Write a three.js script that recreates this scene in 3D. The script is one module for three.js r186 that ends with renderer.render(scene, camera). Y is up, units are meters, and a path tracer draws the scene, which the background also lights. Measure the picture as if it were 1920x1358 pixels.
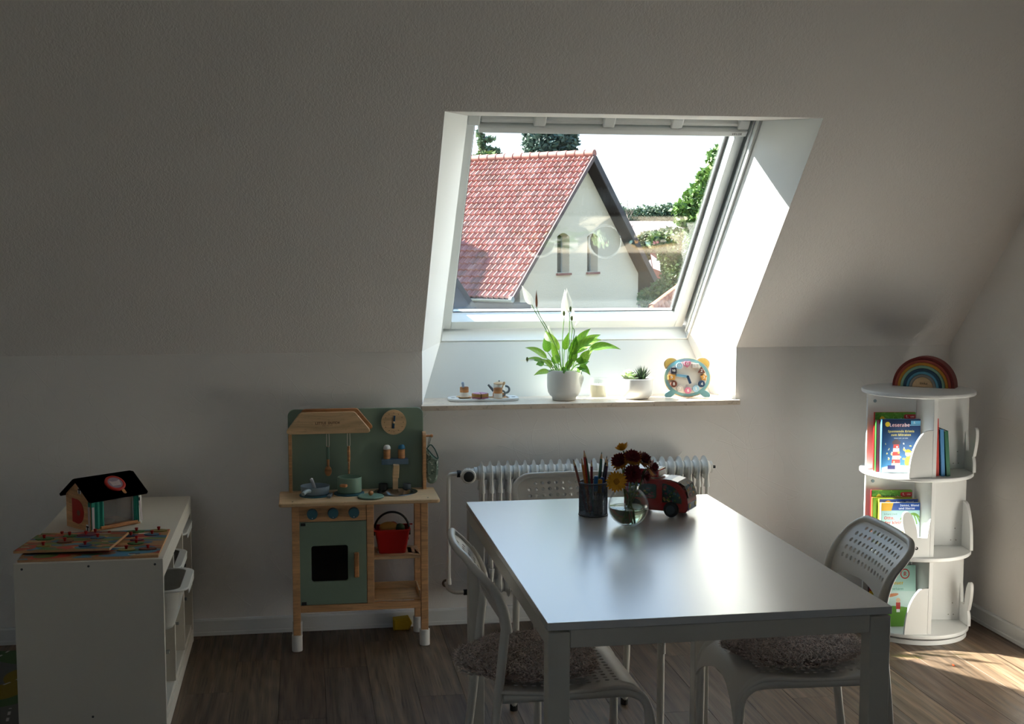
import * as THREE from 'three';
import { RoundedBoxGeometry } from 'three/addons/geometries/RoundedBoxGeometry.js';
import { mergeGeometries, toCreasedNormals } from 'three/addons/utils/BufferGeometryUtils.js';
import { TextGeometry } from 'three/addons/geometries/TextGeometry.js';
import { FontLoader } from 'three/addons/loaders/FontLoader.js';

// ---------------------------------------------------------------- camera, sky, sun, exposure
const scene = new THREE.Scene();
const camera = new THREE.PerspectiveCamera(31.43, 1920 / 1358, 0.05, 3000);
camera.position.set(-0.2146, 1.5123, 4.9824);
camera.rotation.order = 'YXZ';
camera.rotation.set(-0.0924, -0.1611, 0.0011);
scene.add(camera);

const renderer = new THREE.WebGLRenderer({ antialias: true });
renderer.toneMapping = THREE.LinearToneMapping;
renderer.toneMappingExposure = 1.0;
renderer.shadowMap.enabled = true;

const SKY = 2.8;
{ // a hazy bright summer sky: white at the horizon, blue overhead
  const w = 256, h = 128, d = new Float32Array(w * h * 4);
  for (let j = 0; j < h; j++) {
    const el = ((j + 0.5) / h - 0.5) * Math.PI, t = Math.max(0, Math.sin(el));
    const k = Math.pow(t, 0.45);
    const c = el > 0 ? [1.0 - 0.76 * k, 1.0 - 0.48 * k, 1.04 - 0.08 * k] : [0.42, 0.42, 0.38];
    for (let i = 0; i < w; i++) { const o = (j * w + i) * 4; d[o] = c[0] * SKY; d[o + 1] = c[1] * SKY; d[o + 2] = c[2] * SKY; d[o + 3] = 1; }
  }
  const t = new THREE.DataTexture(d, w, h, THREE.RGBAFormat, THREE.FloatType);
  t.mapping = THREE.EquirectangularReflectionMapping; t.magFilter = THREE.LinearFilter; t.needsUpdate = true;
  scene.background = t;
}
const SUN = new THREE.Vector3(-1.084, 1.0, -0.667).normalize();   // towards the sun
const sun = new THREE.DirectionalLight(new THREE.Color(1.0, 0.93, 0.875), 48.0);
sun.position.copy(SUN).multiplyScalar(60); sun.target.position.set(0, 0, 0);
sun.castShadow = true; sun.shadow.mapSize.set(4096, 4096); sun.shadow.radius = 1;
Object.assign(sun.shadow.camera, { left: -30, right: 30, top: 30, bottom: -30, near: 1, far: 160 });
scene.add(sun, sun.target);

// ---------------------------------------------------------------- helpers
const PI = Math.PI, V = (x, y, z) => new THREE.Vector3(x, y, z);
let seed = 12345;
const rnd = () => { seed = (seed * 1664525 + 1013904223) >>> 0; return seed / 4294967296; };
const rr = (a, b) => a + (b - a) * rnd();
const reseed = (n) => { seed = n >>> 0; };
function hash2(x, y, s = 0) { let h = (x * 374761393 + y * 668265263 + s * 2147483647) | 0; h = Math.imul(h ^ (h >>> 13), 1274126177); h ^= h >>> 16; return (h >>> 0) / 4294967296; }
function vnoise(x, y, px = 0, py = 0, s = 0) { // value noise, periodic when px, py are set
  const xi = Math.floor(x), yi = Math.floor(y); let fx = x - xi, fy = y - yi; fx = fx * fx * (3 - 2 * fx); fy = fy * fy * (3 - 2 * fy);
  const m = (a, p) => p ? ((a % p) + p) % p : a;
  const a = hash2(m(xi, px), m(yi, py), s), b = hash2(m(xi + 1, px), m(yi, py), s), c = hash2(m(xi, px), m(yi + 1, py), s), d = hash2(m(xi + 1, px), m(yi + 1, py), s);
  return a + (b - a) * fx + (c - a) * fy + (a - b - c + d) * fx * fy;
}
function dataTex(w, h, f, srgb = true) {
  const d = new Uint8Array(w * h * 4);
  for (let j = 0; j < h; j++) for (let i = 0; i < w; i++) { const c = f(i / w, j / h, i, j), o = (j * w + i) * 4; d[o] = Math.max(0, Math.min(255, c[0])); d[o + 1] = Math.max(0, Math.min(255, c[1])); d[o + 2] = Math.max(0, Math.min(255, c[2])); d[o + 3] = 255; }
  const t = new THREE.DataTexture(d, w, h); t.wrapS = t.wrapT = THREE.RepeatWrapping; t.magFilter = THREE.LinearFilter; t.minFilter = THREE.LinearMipmapLinearFilter; t.generateMipmaps = true;
  if (srgb) t.colorSpace = THREE.SRGBColorSpace; t.needsUpdate = true; return t;
}
function canvasTex(w, h, draw) {
  const c = document.createElement('canvas'); c.width = w; c.height = h; const g = c.getContext('2d'); draw(g, w, h);
  const t = new THREE.CanvasTexture(c); t.colorSpace = THREE.SRGBColorSpace; t.anisotropy = 4; return t;
}
const rep = (t, sx, sy) => { const c = t.clone(); c.repeat.set(sx, sy); c.needsUpdate = true; return c; };
const mat = (color, roughness = 0.5, o = {}) => new THREE.MeshStandardMaterial({ color, roughness, ...o });
const phys = (color, roughness, o = {}) => new THREE.MeshPhysicalMaterial({ color, roughness, ...o });

function flat(g) { // non-indexed with position, normal, uv only
  let q = g.index ? g.toNonIndexed() : g.clone();
  if (!q.attributes.normal) q.computeVertexNormals();
  for (const k of Object.keys(q.attributes)) if (!['position', 'normal', 'uv'].includes(k)) q.deleteAttribute(k);
  if (!q.attributes.uv) q.setAttribute('uv', new THREE.BufferAttribute(new Float32Array(q.attributes.position.count * 2), 2));
  q.clearGroups(); q.morphAttributes = {}; return q;
}
function boxUV(g) { // uv in metres from the dominant axis of each face
  const p = g.attributes.position, n = g.attributes.normal, uv = g.attributes.uv;
  for (let i = 0; i < p.count; i += 3) {
    const ax = Math.abs(n.getX(i) + n.getX(i + 1) + n.getX(i + 2)), ay = Math.abs(n.getY(i) + n.getY(i + 1) + n.getY(i + 2)), az = Math.abs(n.getZ(i) + n.getZ(i + 1) + n.getZ(i + 2));
    for (let k = i; k < i + 3; k++) {
      if (ax >= ay && ax >= az) uv.setXY(k, p.getZ(k), p.getY(k)); else if (ay >= az) uv.setXY(k, p.getX(k), p.getZ(k)); else uv.setXY(k, p.getX(k), p.getY(k));
    }
  }
  return g;
}
function swapUV(g) { const uv = g.attributes.uv; for (let i = 0; i < uv.count; i++) uv.setXY(i, uv.getY(i), uv.getX(i)); return g; }
const merge = (list) => { const a = (Array.isArray(list) ? list : [list]).map(flat); return a.length > 1 ? mergeGeometries(a) : a[0]; };
const counts = {};
const numbered = (n) => { const k = counts[n] = (counts[n] ?? -1) + 1; return k ? `${n}_${String(k).padStart(3, '0')}` : n; };
function tag(o, label, category, group) { o.userData.label = label; o.userData.category = category; if (group) o.userData.group = group; return o; }
function thing(name, label, category, pos = [0, 0, 0], turn = 0, group) {
  const o = new THREE.Group(); o.name = numbered(name); o.position.set(...pos); o.rotation.y = turn; tag(o, label, category, group); scene.add(o); return o;
}
// obj: merges geometries into one named mesh; parts given in world axes are moved into an unturned parent
function obj(name, geos, material, parent = scene, { world = false, uv = true, label } = {}) {
  const g = geos.isBufferGeometry && geos.userData.ready ? geos : merge(geos);
  if (uv && !geos.userData?.ready) boxUV(g);
  if (world) g.translate(-parent.position.x, -parent.position.y, -parent.position.z);
  const m = new THREE.Mesh(g, material); m.name = parent === scene ? numbered(name) : name; m.castShadow = m.receiveShadow = true; parent.add(m);
  if (label) m.userData.label = label;
  return m;
}
const keep = (g, uv = true) => { const q = merge(g); if (uv) boxUV(q); q.userData.ready = true; return q; };
function struct(name, geos, m, parent, o) { const k = obj(name, geos, m, parent, o); if (!parent || parent === scene) k.userData.kind = 'structure'; return k; }
function copy(root, label, pos, turn, group) {
  const r = root.clone(); r.name = numbered(root.name.replace(/_\d{3}$/, '')); r.userData = { ...root.userData }; if (label) r.userData.label = label; if (group) r.userData.group = group;
  if (pos) r.position.set(...pos); if (turn !== undefined) r.rotation.y = turn; scene.add(r); return r;
}
// ---- shapes
const M4 = (x, y, z, rx = 0, ry = 0, rz = 0, s = 1) => new THREE.Matrix4().compose(V(x, y, z), new THREE.Quaternion().setFromEuler(new THREE.Euler(rx, ry, rz, 'YXZ')), typeof s === 'number' ? V(s, s, s) : V(...s));
const at = (g, x, y, z, rx, ry, rz, s) => g.applyMatrix4(M4(x, y, z, rx, ry, rz, s));
const rb = (w, h, d, r, x, y, z, rx = 0, ry = 0, rz = 0, seg = 2) => at(new RoundedBoxGeometry(w, h, d, seg, Math.min(r, w * .49, h * .49, d * .49)), x, y, z, rx, ry, rz);
const span = (x0, x1, y0, y1, z0, z1, r = .001) => rb(x1 - x0, y1 - y0, z1 - z0, r, (x0 + x1) / 2, (y0 + y1) / 2, (z0 + z1) / 2, 0, 0, 0, 1);
const cyl = (r0, r1, h, x, y, z, seg = 24, rx, ry, rz) => at(new THREE.CylinderGeometry(r1, r0, h, seg), x, y, z, rx, ry, rz); // r0 bottom, r1 top
const lathe = (pts, x = 0, y = 0, z = 0, seg = 40) => at(new THREE.LatheGeometry(pts.map(([a, b]) => new THREE.Vector2(a, b)), seg), x, y, z);
const ball = (r, x, y, z, s = 1, seg = 20) => at(new THREE.SphereGeometry(r, seg, Math.round(seg * .7)), x, y, z, 0, 0, 0, s);
function tube(pts, r, n = 32, rad = 10, closed = false) { return new THREE.TubeGeometry(new THREE.CatmullRomCurve3(pts.map(p => p.isVector3 ? p : V(...p)), closed, 'centripetal'), n, r, rad, closed); }
function filletPath(pts, rads) { // polyline with rounded corners
  const P = pts.map(p => V(...p)), out = [P[0]];
  for (let i = 1; i < P.length - 1; i++) {
    const a = P[i - 1].clone().sub(P[i]), b = P[i + 1].clone().sub(P[i]), la = a.length(), lb = b.length(); a.normalize(); b.normalize();
    const r = Math.min(rads, la * .49, lb * .49), p0 = P[i].clone().addScaledVector(a, r), p1 = P[i].clone().addScaledVector(b, r);
    for (let k = 0; k <= 8; k++) { const t = k / 8; out.push(p0.clone().multiplyScalar((1 - t) * (1 - t)).addScaledVector(P[i], 2 * t * (1 - t)).addScaledVector(p1, t * t)); }
  }
  out.push(P[P.length - 1]); return out;
}
class Poly extends THREE.Curve { constructor(p) { super(); this.p = p; this.l = [0]; for (let i = 1; i < p.length; i++) this.l.push(this.l[i - 1] + p[i].distanceTo(p[i - 1])); }
  getPoint(t, o = V(0, 0, 0)) { const s = t * this.l[this.l.length - 1]; let i = 1; while (i < this.l.length - 1 && this.l[i] < s) i++; const k = (s - this.l[i - 1]) / Math.max(1e-9, this.l[i] - this.l[i - 1]); return o.copy(this.p[i - 1]).lerp(this.p[i], Math.max(0, Math.min(1, k))); } }
const pipe = (pts, r, fil = .03, n = 60, rad = 12) => { const c = new Poly(filletPath(pts, fil)); const g = new THREE.TubeGeometry(c, n, r, rad); const caps = [0, 1].map(t => { const s = new THREE.CircleGeometry(r, rad), p = c.getPoint(t), d = c.getTangent(t).multiplyScalar(t ? 1 : -1); s.applyQuaternion(new THREE.Quaternion().setFromUnitVectors(V(0, 0, 1), d)); s.translate(p.x, p.y, p.z); return s; }); return merge([g, ...caps]); };
const shp = (pts) => { const s = new THREE.Shape(); pts.forEach(([x, y], i) => i ? s.lineTo(x, y) : s.moveTo(x, y)); s.closePath(); return s; };
function roundRect(x0, y0, x1, y1, r) { const s = new THREE.Shape(), R = Array.isArray(r) ? r : [r, r, r, r]; // bl br tr tl
  s.moveTo(x0 + R[0], y0); s.lineTo(x1 - R[1], y0); if (R[1]) s.absarc(x1 - R[1], y0 + R[1], R[1], -PI / 2, 0); s.lineTo(x1, y1 - R[2]); if (R[2]) s.absarc(x1 - R[2], y1 - R[2], R[2], 0, PI / 2);
  s.lineTo(x0 + R[3], y1); if (R[3]) s.absarc(x0 + R[3], y1 - R[3], R[3], PI / 2, PI); s.lineTo(x0, y0 + R[0]); if (R[0]) s.absarc(x0 + R[0], y0 + R[0], R[0], PI, PI * 1.5); return s; }
function hole(shape, pts) { const h = new THREE.Path(); pts.forEach(([x, y], i) => i ? h.lineTo(x, y) : h.moveTo(x, y)); h.closePath(); shape.holes.push(h); return shape; }
const circ = (cx, cy, r, n = 24) => Array.from({ length: n }, (_, i) => [cx + r * Math.cos(-i / n * 2 * PI), cy + r * Math.sin(-i / n * 2 * PI)]);
function ext(shape, depth, bevel = 0, seg = 12) { const b = Math.min(bevel, depth * .45); return new THREE.ExtrudeGeometry(shape, { depth: depth - 2 * b, bevelEnabled: b > 0, bevelSize: b, bevelThickness: b, bevelOffset: -b, bevelSegments: 1, curveSegments: seg }).translate(0, 0, b); }
function poly(verts, faces) { const p = []; for (const f of faces) for (let k = 1; k < f.length - 1; k++) for (const i of [f[0], f[k], f[k + 1]]) p.push(...verts[i]); const g = new THREE.BufferGeometry(); g.setAttribute('position', new THREE.BufferAttribute(new Float32Array(p), 3)); g.computeVertexNormals(); return flat(g); }
// a cross-section in (z, y), counter-clockwise seen from +x, pushed out along x
function alongX(pts, x0, x1) { const s = shp(pts.map(([z, y]) => [-z, y])); return new THREE.ExtrudeGeometry(s, { depth: x1 - x0, bevelEnabled: false }).applyMatrix4(new THREE.Matrix4().makeBasis(V(0, 0, -1), V(0, 1, 0), V(1, 0, 0)).setPosition(x0, 0, 0)); }
const font = await new FontLoader().loadAsync('fonts/droid/droid_sans_bold.typeface.json');
const fontR = await new FontLoader().loadAsync('fonts/droid/droid_sans_regular.typeface.json');
function letters(s, size, depth = .0004, f = font) { const g = new TextGeometry(s, { font: f, size, depth, curveSegments: 3 }); g.computeBoundingBox(); const b = g.boundingBox; return g.translate(-(b.min.x + b.max.x) / 2, -(b.min.y + b.max.y) / 2, 0); }
// ---------------------------------------------------------------- materials of the room
const H1 = 1.0908, XR = 2.4436, XL = -2.0, ZB = 5.7, CEIL = 2.46;
const plasterSlope = dataTex(512, 512, (u, v) => { const k = 120 * (.45 * vnoise(u * 128, v * 128, 128, 128, 1) + .3 * vnoise(u * 64, v * 64, 64, 64, 2) + .25 * vnoise(u * 200, v * 200, 200, 200, 3)) + 60; return [k, k, k]; }, false);
const plasterWall = canvasTex(1024, 1024, (g, w, h) => { // trowelled plaster: soft ground with drag marks
  g.fillStyle = '#808080'; g.fillRect(0, 0, w, h); reseed(71);
  for (let i = 0; i < 260; i++) { const x = rr(0, w), y = rr(0, h), l = rr(60, 260), a = rr(-.9, .9) + (rnd() < .6 ? PI / 2 : 0), b = rr(-60, 60); g.strokeStyle = rnd() < .5 ? `rgba(255,255,255,${rr(.15, .55)})` : `rgba(0,0,0,${rr(.1, .3)})`; g.lineWidth = rr(.8, 3.2); g.beginPath(); g.moveTo(x, y); g.quadraticCurveTo(x + Math.cos(a) * l * .5 - Math.sin(a) * b, y + Math.sin(a) * l * .5 + Math.cos(a) * b, x + Math.cos(a) * l, y + Math.sin(a) * l); g.stroke(); }
});
plasterWall.colorSpace = THREE.NoColorSpace; plasterWall.wrapS = plasterWall.wrapT = THREE.RepeatWrapping;
const M = {};
M.slope = mat('#f3eeea', .92, { bumpMap: rep(plasterSlope, 1 / .5, 1 / .5), bumpScale: .0035 });
M.wall = mat('#f3efeb', .85, { bumpMap: rep(plasterWall, 1 / .9, 1 / .9), bumpScale: .0022 });
M.smoothWhite = mat('#f3f4f2', .55);
M.trim = mat('#e6e7e6', .4);
M.sash = mat('#edf0ef', .35);
M.gasket = mat('#3b3a38', .6);
M.sill = phys('#ffffff', .32, { map: rep(dataTex(512, 512, (u, v) => { const n = vnoise(u * 8, v * 8, 8, 8, 4) * .5 + vnoise(u * 32, v * 32, 32, 32, 5) * .3 + vnoise(u * 100, v * 100, 100, 100, 6) * .2; const s = vnoise(u * 60, v * 60, 60, 60, 9) > .86 ? -22 : 0; return [216 + 26 * (n - .5) + s, 200 + 26 * (n - .5) + s, 182 + 24 * (n - .5) + s]; }), 1 / .5, 1 / .5) });
const glassPane = phys('#f3f7f5', 0.0, { transmission: 1, thickness: 0, ior: 1.5, metalness: 0 });

// ---------------------------------------------------------------- floor of vinyl planks
{
  struct('floor', [span(XL - .3, XR + .3, -.25, -.009, -.45, ZB + .3, .001)], mat('#3c2c20', .8));
  const floor = scene.children[scene.children.length - 1];
  const W = .1535, L = 1.219, G = .0007, TW = 1024;
  const tones = [[84, 68, 54], [93, 77, 61], [78, 62, 50], [90, 74, 60], [82, 67, 55], [97, 79, 61], [76, 62, 49], [87, 72, 58]];
  const wood = dataTex(1024, 1024, (u, v, i, j) => { // eight boards side by side, 1.22 m long
    const b = Math.floor(u * 8), x = (u * 8 - b), t = tones[b];
    const wv = (vnoise(v * 3 + b * 7, x * 3, 0, 0, 20 + b) - .5) * .5;
    const g1 = vnoise((x + wv * .3) * 14, v * 4, 0, 0, 30 + b), g2 = vnoise((x + wv * .2) * 60, v * 9, 0, 0, 40 + b), g3 = vnoise(x * 110, v * 30, 0, 0, 50 + b);
    const ring = .5 + .5 * Math.sin((x * 7 + wv * 9 + vnoise(x * 2, v * 2.2, 0, 0, 60 + b) * 5) * 3.1);
    const k = .68 + .26 * g1 + .18 * g2 + .10 * g3 + .12 * ring, d = g2 < .22 ? .82 : 1;
    return [t[0] * k * d * 1.12, t[1] * k * d * 1.12, t[2] * k * d * 1.12];
  });
  const rough = dataTex(256, 256, (u, v) => { const k = 95 + 60 * vnoise(u * 90, v * 10, 90, 10, 77); return [k, k, k]; }, false);
  const m = phys('#ffffff', 1, { map: wood, roughnessMap: rough });
  const profile = (l, flip, b) => { // a board with eased long edges; uv picks its own strip of the print
    const c = .0009, w = W - G, s = shp([[-w / 2, -.0085], [w / 2, -.0085], [w / 2, -c], [w / 2 - c, 0], [-w / 2 + c, 0], [-w / 2, -c]]);
    const g = flat(new THREE.ExtrudeGeometry(s, { depth: l - G, bevelEnabled: false }).translate(0, 0, G / 2)), p = g.attributes.position, uv = g.attributes.uv;
    for (let i = 0; i < p.count; i++) { let x = p.getX(i) / W + .5, z = p.getZ(i) / L; if (flip) { x = 1 - x; z = 1 - z; } uv.setXY(i, (b + .02 + .96 * Math.min(1, Math.max(0, x))) / 8, z); }
    g.userData.ready = true; return g;
  };
  const full = []; for (let b = 0; b < 8; b++) for (const f of [0, 1]) full.push(profile(L, f, b));
  reseed(5); let last = -1;
  for (let c = 0; XL + c * W < XR; c++) {
    let z = .0005 - L * ((c * .37 + rr(0, .2)) % 1);
    while (z < ZB) {
      const z0 = Math.max(.0005, z), z1 = Math.min(ZB - .001, z + L); let k = Math.floor(rnd() * 16); if ((k >> 1) === (last >> 1)) k = (k + 4) % 16; last = k;
      if (z1 - z0 > .03) {
        const whole = z1 - z0 > L - .002, x1 = XL + (c + 1) * W;
        if (x1 < XR + .12) { const pl = obj('plank', whole ? full[k] : profile(z1 - z0, k & 1, k >> 1), m, floor, { uv: false }); pl.position.set(Math.min(XL + (c + .5) * W, XR - W / 2 - .0005), 0, z0); }
      }
      z += L;
    }
  }
}

// ---------------------------------------------------------------- knee wall and sloping roof with its window niche
const XA = .24, XB = 1.515;                       // niche in the room-side faces
const sd = (s, d) => [(s * Math.SQRT2 + H1 + Math.SQRT2 * d) / 2, (s * Math.SQRT2 - H1 - Math.SQRT2 * d) / 2]; // along the slope, depth outwards -> (y, z)
const T = .385;                                   // thickness of the roof, square to the slope
{
  const topZ = CEIL - H1;
  const fullKnee = [[0, 0], [0, H1], [-.44, H1 - .0], [-.44, 0]];
  for (const [x0, x1, nm] of [[XL, XA, 'left'], [XB, XR, 'right']]) {
    struct('wall_' + (nm === 'left' ? 'back_left' : 'back_right'), [alongX([[0, -.25], [0, H1], [-T * Math.SQRT2, H1], [-T * Math.SQRT2, -.25]], x0, x1)], M.wall);
    const a = sd(H1 / Math.SQRT2 - .0, 0);
    struct('ceiling_slope_' + nm, [alongX([[0.0001, H1 + .0002], [topZ, CEIL + .0001], [topZ - .0, CEIL + T * Math.SQRT2], [-T * Math.SQRT2, H1 + .0002]], x0, x1)], M.slope);
  }
  struct('wall_back_middle', [alongX([[0, -.25], [0, .8605], [-.22, .8605], [-.3295, 1.1005], [-.412, 1.0195], [-.5445, .887], [-.5445, -.25]], XA, XB)], [M.wall][0]);
  const C = [1.93, .8392], c = [1.949, .519], co = sd(1.7465, T - .005);
  struct('ceiling_slope_top', [alongX([[C[1], C[0]], [topZ, CEIL + .0001], [topZ, CEIL + T * Math.SQRT2], [co[1], co[0]], [c[1], c[0]]], XA, XB)], M.slope);
  // splayed reveals left and right, apron and soffit lining, all smooth white
  const rev = (xo, A, b, cc, s) => {
    const v = [[xo, .8806, -.0005], [xo, H1, -.0005], [xo, 1.9295, .8385], [A, .8806, -.2195], [b, 1.1003, -.3290], [cc, 1.9485, .5195], [xo, .8806, -.2195], [xo, 1.1003, -.3290], [xo, 1.9485, .5195]];
    let f = [[0, 3, 4, 1], [1, 4, 5, 2], [3, 6, 7, 4], [4, 7, 8, 5], [0, 6, 3], [2, 5, 8], [0, 1, 7, 6], [1, 2, 8, 7]]; if (s < 0) f = f.map(q => [...q].reverse());
    return poly(v, f);
  };
  struct('window_reveal_left', [rev(XA + .0004, .2626, .3465, .3555, 1)], M.smoothWhite);
  struct('window_reveal_right', [rev(XB - .0004, 1.4815, 1.4125, 1.4195, -1)], M.smoothWhite);
  const xl = [.2626, .3465], xr = [1.4815, 1.4125];
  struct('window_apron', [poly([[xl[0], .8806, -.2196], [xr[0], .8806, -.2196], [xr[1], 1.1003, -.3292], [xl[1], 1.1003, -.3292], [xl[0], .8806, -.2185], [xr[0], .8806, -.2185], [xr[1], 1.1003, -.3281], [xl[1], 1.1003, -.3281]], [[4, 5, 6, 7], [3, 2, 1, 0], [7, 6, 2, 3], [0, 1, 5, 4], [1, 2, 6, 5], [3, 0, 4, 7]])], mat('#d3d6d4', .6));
  struct('windowsill', [span(XA + .001, XB - .001, .861, .8803, -.2194, .001, .001), span(.235, 1.526, .861, .8803, .0006, .03, .002)], M.sill);
  // ceiling, side walls, wall behind the camera
  struct('ceiling', [span(XL - .3, XR + .3, CEIL, CEIL + .3, topZ, ZB + .3, .001)], mat('#f2efe9', .9));
  struct('wall_right', [span(XR, XR + .24, -.25, CEIL + .44, -.45, ZB + .3, .001)], M.wall);
  struct('wall_left', [span(XL - .24, XL, -.25, CEIL + .44, -.45, ZB + .3, .001)], M.wall);
  { // wall behind the camera with a second window at its left: it lights the surfaces that face the camera
    const wf = new THREE.Shape(); wf.moveTo(XL, 0); wf.lineTo(XR, 0); wf.lineTo(XR, CEIL); wf.lineTo(XL, CEIL); wf.lineTo(XL, 0); hole(wf, [[-1.8, 1.1], [-1.8, 2.1], [-.9, 2.1], [-.9, 1.1]]);
    struct('wall_front', [ext(wf, .24).translate(0, 0, ZB)], M.wall);
    const w2 = new THREE.Group(); w2.name = 'window_2'; w2.userData.kind = 'structure'; scene.add(w2);
    obj('window_frame', [span(-1.799, -1.74, 1.101, 2.099, ZB + .1, ZB + .16), span(-.96, -.901, 1.101, 2.099, ZB + .1, ZB + .16), span(-1.7395, -.9605, 1.101, 1.16, ZB + .1, ZB + .16), span(-1.7395, -.9605, 2.04, 2.099, ZB + .1, ZB + .16)], M.sash, w2);
    obj('pane', [span(-1.7395, -.9605, 1.1605, 2.0395, ZB + .128, ZB + .132, .0005)], glassPane, w2);
  }
  // baseboards with an eased top and a small foot strip
  const bb = [[0.0006, .001], [.0135, .001], [.0135, .014], [.012, .017], [.012, .0585], [.0095, .065], [.007, .066], [.0006, .066]].map(([z, y]) => [z, y]).reverse();
  struct('baseboard_back', [alongX(bb, XL + .02, XR - .0006)], M.trim);
  struct('baseboard_right', [at(flat(alongX(bb, .0145, ZB - .001)), XR, 0, 0, 0, -PI / 2, 0)], M.trim);
}
// ---------------------------------------------------------------- roof window
{
  const win = new THREE.Group(); win.name = 'window_1'; win.userData.kind = 'structure'; scene.add(win);
  // slope axes: local x = room x, local y = up the slope, local z = into the room
  const [oy, oz] = sd(0, 0); win.position.set(0, oy, oz); win.rotation.x = PI / 4;
  const B = (x0, x1, s0, s1, d0, d1, r = .002) => span(x0, x1, s0, s1, -d1, -d0, r);
  // fixed casing
  const d0 = .2415, dT = .384;
  obj('window_frame', [B(XA + .001, .346, .43, 1.885, d0, dT), B(1.4135, XB - .001, .43, 1.885, d0, dT), B(.3462, 1.4133, .43, .545, d0, dT), B(.3462, 1.4133, 1.7465, 1.885, d0 + .002, dT)], M.sash, win);
  // lining lip with a groove round the opening
  obj('lining', [B(.3465, .3525, .547, 1.745, d0, .294, .0012), B(1.407, 1.413, .547, 1.745, d0, .294, .0012), B(.3527, 1.4068, .5455, .5512, d0, .294, .0012), B(1.3995, 1.4065, .565, 1.73, .266, .274, .0025)], M.sash, win);
  // pivoting sash
  const sash = obj('sash', [B(.3575, .394, .5545, 1.742, .302, .376, .003), B(1.362, 1.3985, .5545, 1.742, .302, .376, .003), B(.3942, 1.3618, .5545, .5995, .302, .376, .003), B(.3942, 1.3618, 1.665, 1.742, .302, .376, .003)], M.sash, win);
  obj('gasket', [B(.3942, .405, .5995, 1.664, .3565, .3595, .0008), B(1.351, 1.3618, .5995, 1.664, .3565, .3595, .0008), B(.4052, 1.3508, .5997, .6025, .3565, .3595, .0008)], M.gasket, sash);
  obj('pane', [B(.3942, 1.3618, .6, 1.6645, .36, .364, .0002)], glassPane, sash);
  // ventilation flap with control bar across the top
  const bar = obj('ventilation_flap', [B(.4035, 1.389, 1.6475, 1.6735, .264, .298, .004)], M.sash, win);
  obj('flap_rail', [B(.41, 1.385, 1.684, 1.702, .275, .299, .006)], M.sash, bar);
  for (const x of [.385, .62, .87, 1.12, 1.37]) obj('flap_bracket', [B(x - .022, x + .022, 1.6745, 1.722, .268, .3, .006)], M.sash, bar);
  obj('lettering', [at(letters('VELUX', .009, .0004), 1.35, 1.661, -.2637)], mat('#6f7070', .5), bar);
  // outer cladding over the casing
  obj('cladding', [B(.20, .404, .37, 1.92, .3855, .405, .004), B(1.36, 1.56, .37, 1.92, .3855, .405, .004), B(.4045, 1.3595, .37, .545, .3855, .405, .004), B(.4045, 1.3595, 1.625, 1.92, .3855, .405, .004)], mat('#55585a', .4, { metalness: .6 }), win);
}
// ---------------------------------------------------------------- table
const TAB = [.639, 1.8373, .0074];               // centre x, z and turn of the table
const lacquer = phys('#e2e2e1', .27, { ior: 1.62, clearcoat: .9, clearcoatRoughness: .25 });
const legPaint = mat('#d8d3c8', .4);
{
  const t = thing('dining_table', 'long white lacquered table with square legs in the middle of the room', 'table', [TAB[0], 0, TAB[1]], TAB[2]);
  obj('tabletop', [rb(.75, .0165, 1.25, .0012, 0, .73175, 0)], lacquer, t);
  for (const sx of [-1, 1]) for (const sz of [-1, 1]) obj('leg', [rb(.046, .7185, .046, .0025, sx * .3505, .35925, sz * .6005)], legPaint, t);
  obj('apron', [rb(.653, .038, .02, .0015, 0, .7035, .612)], legPaint, t); obj('apron', [rb(.653, .038, .02, .0015, 0, .7035, -.612)], legPaint, t);
  obj('apron', [rb(.02, .038, 1.153, .0015, -.3625, .7035, 0)], legPaint, t); obj('apron', [rb(.02, .038, 1.153, .0015, .3625, .7035, 0)], legPaint, t);
}
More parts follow.
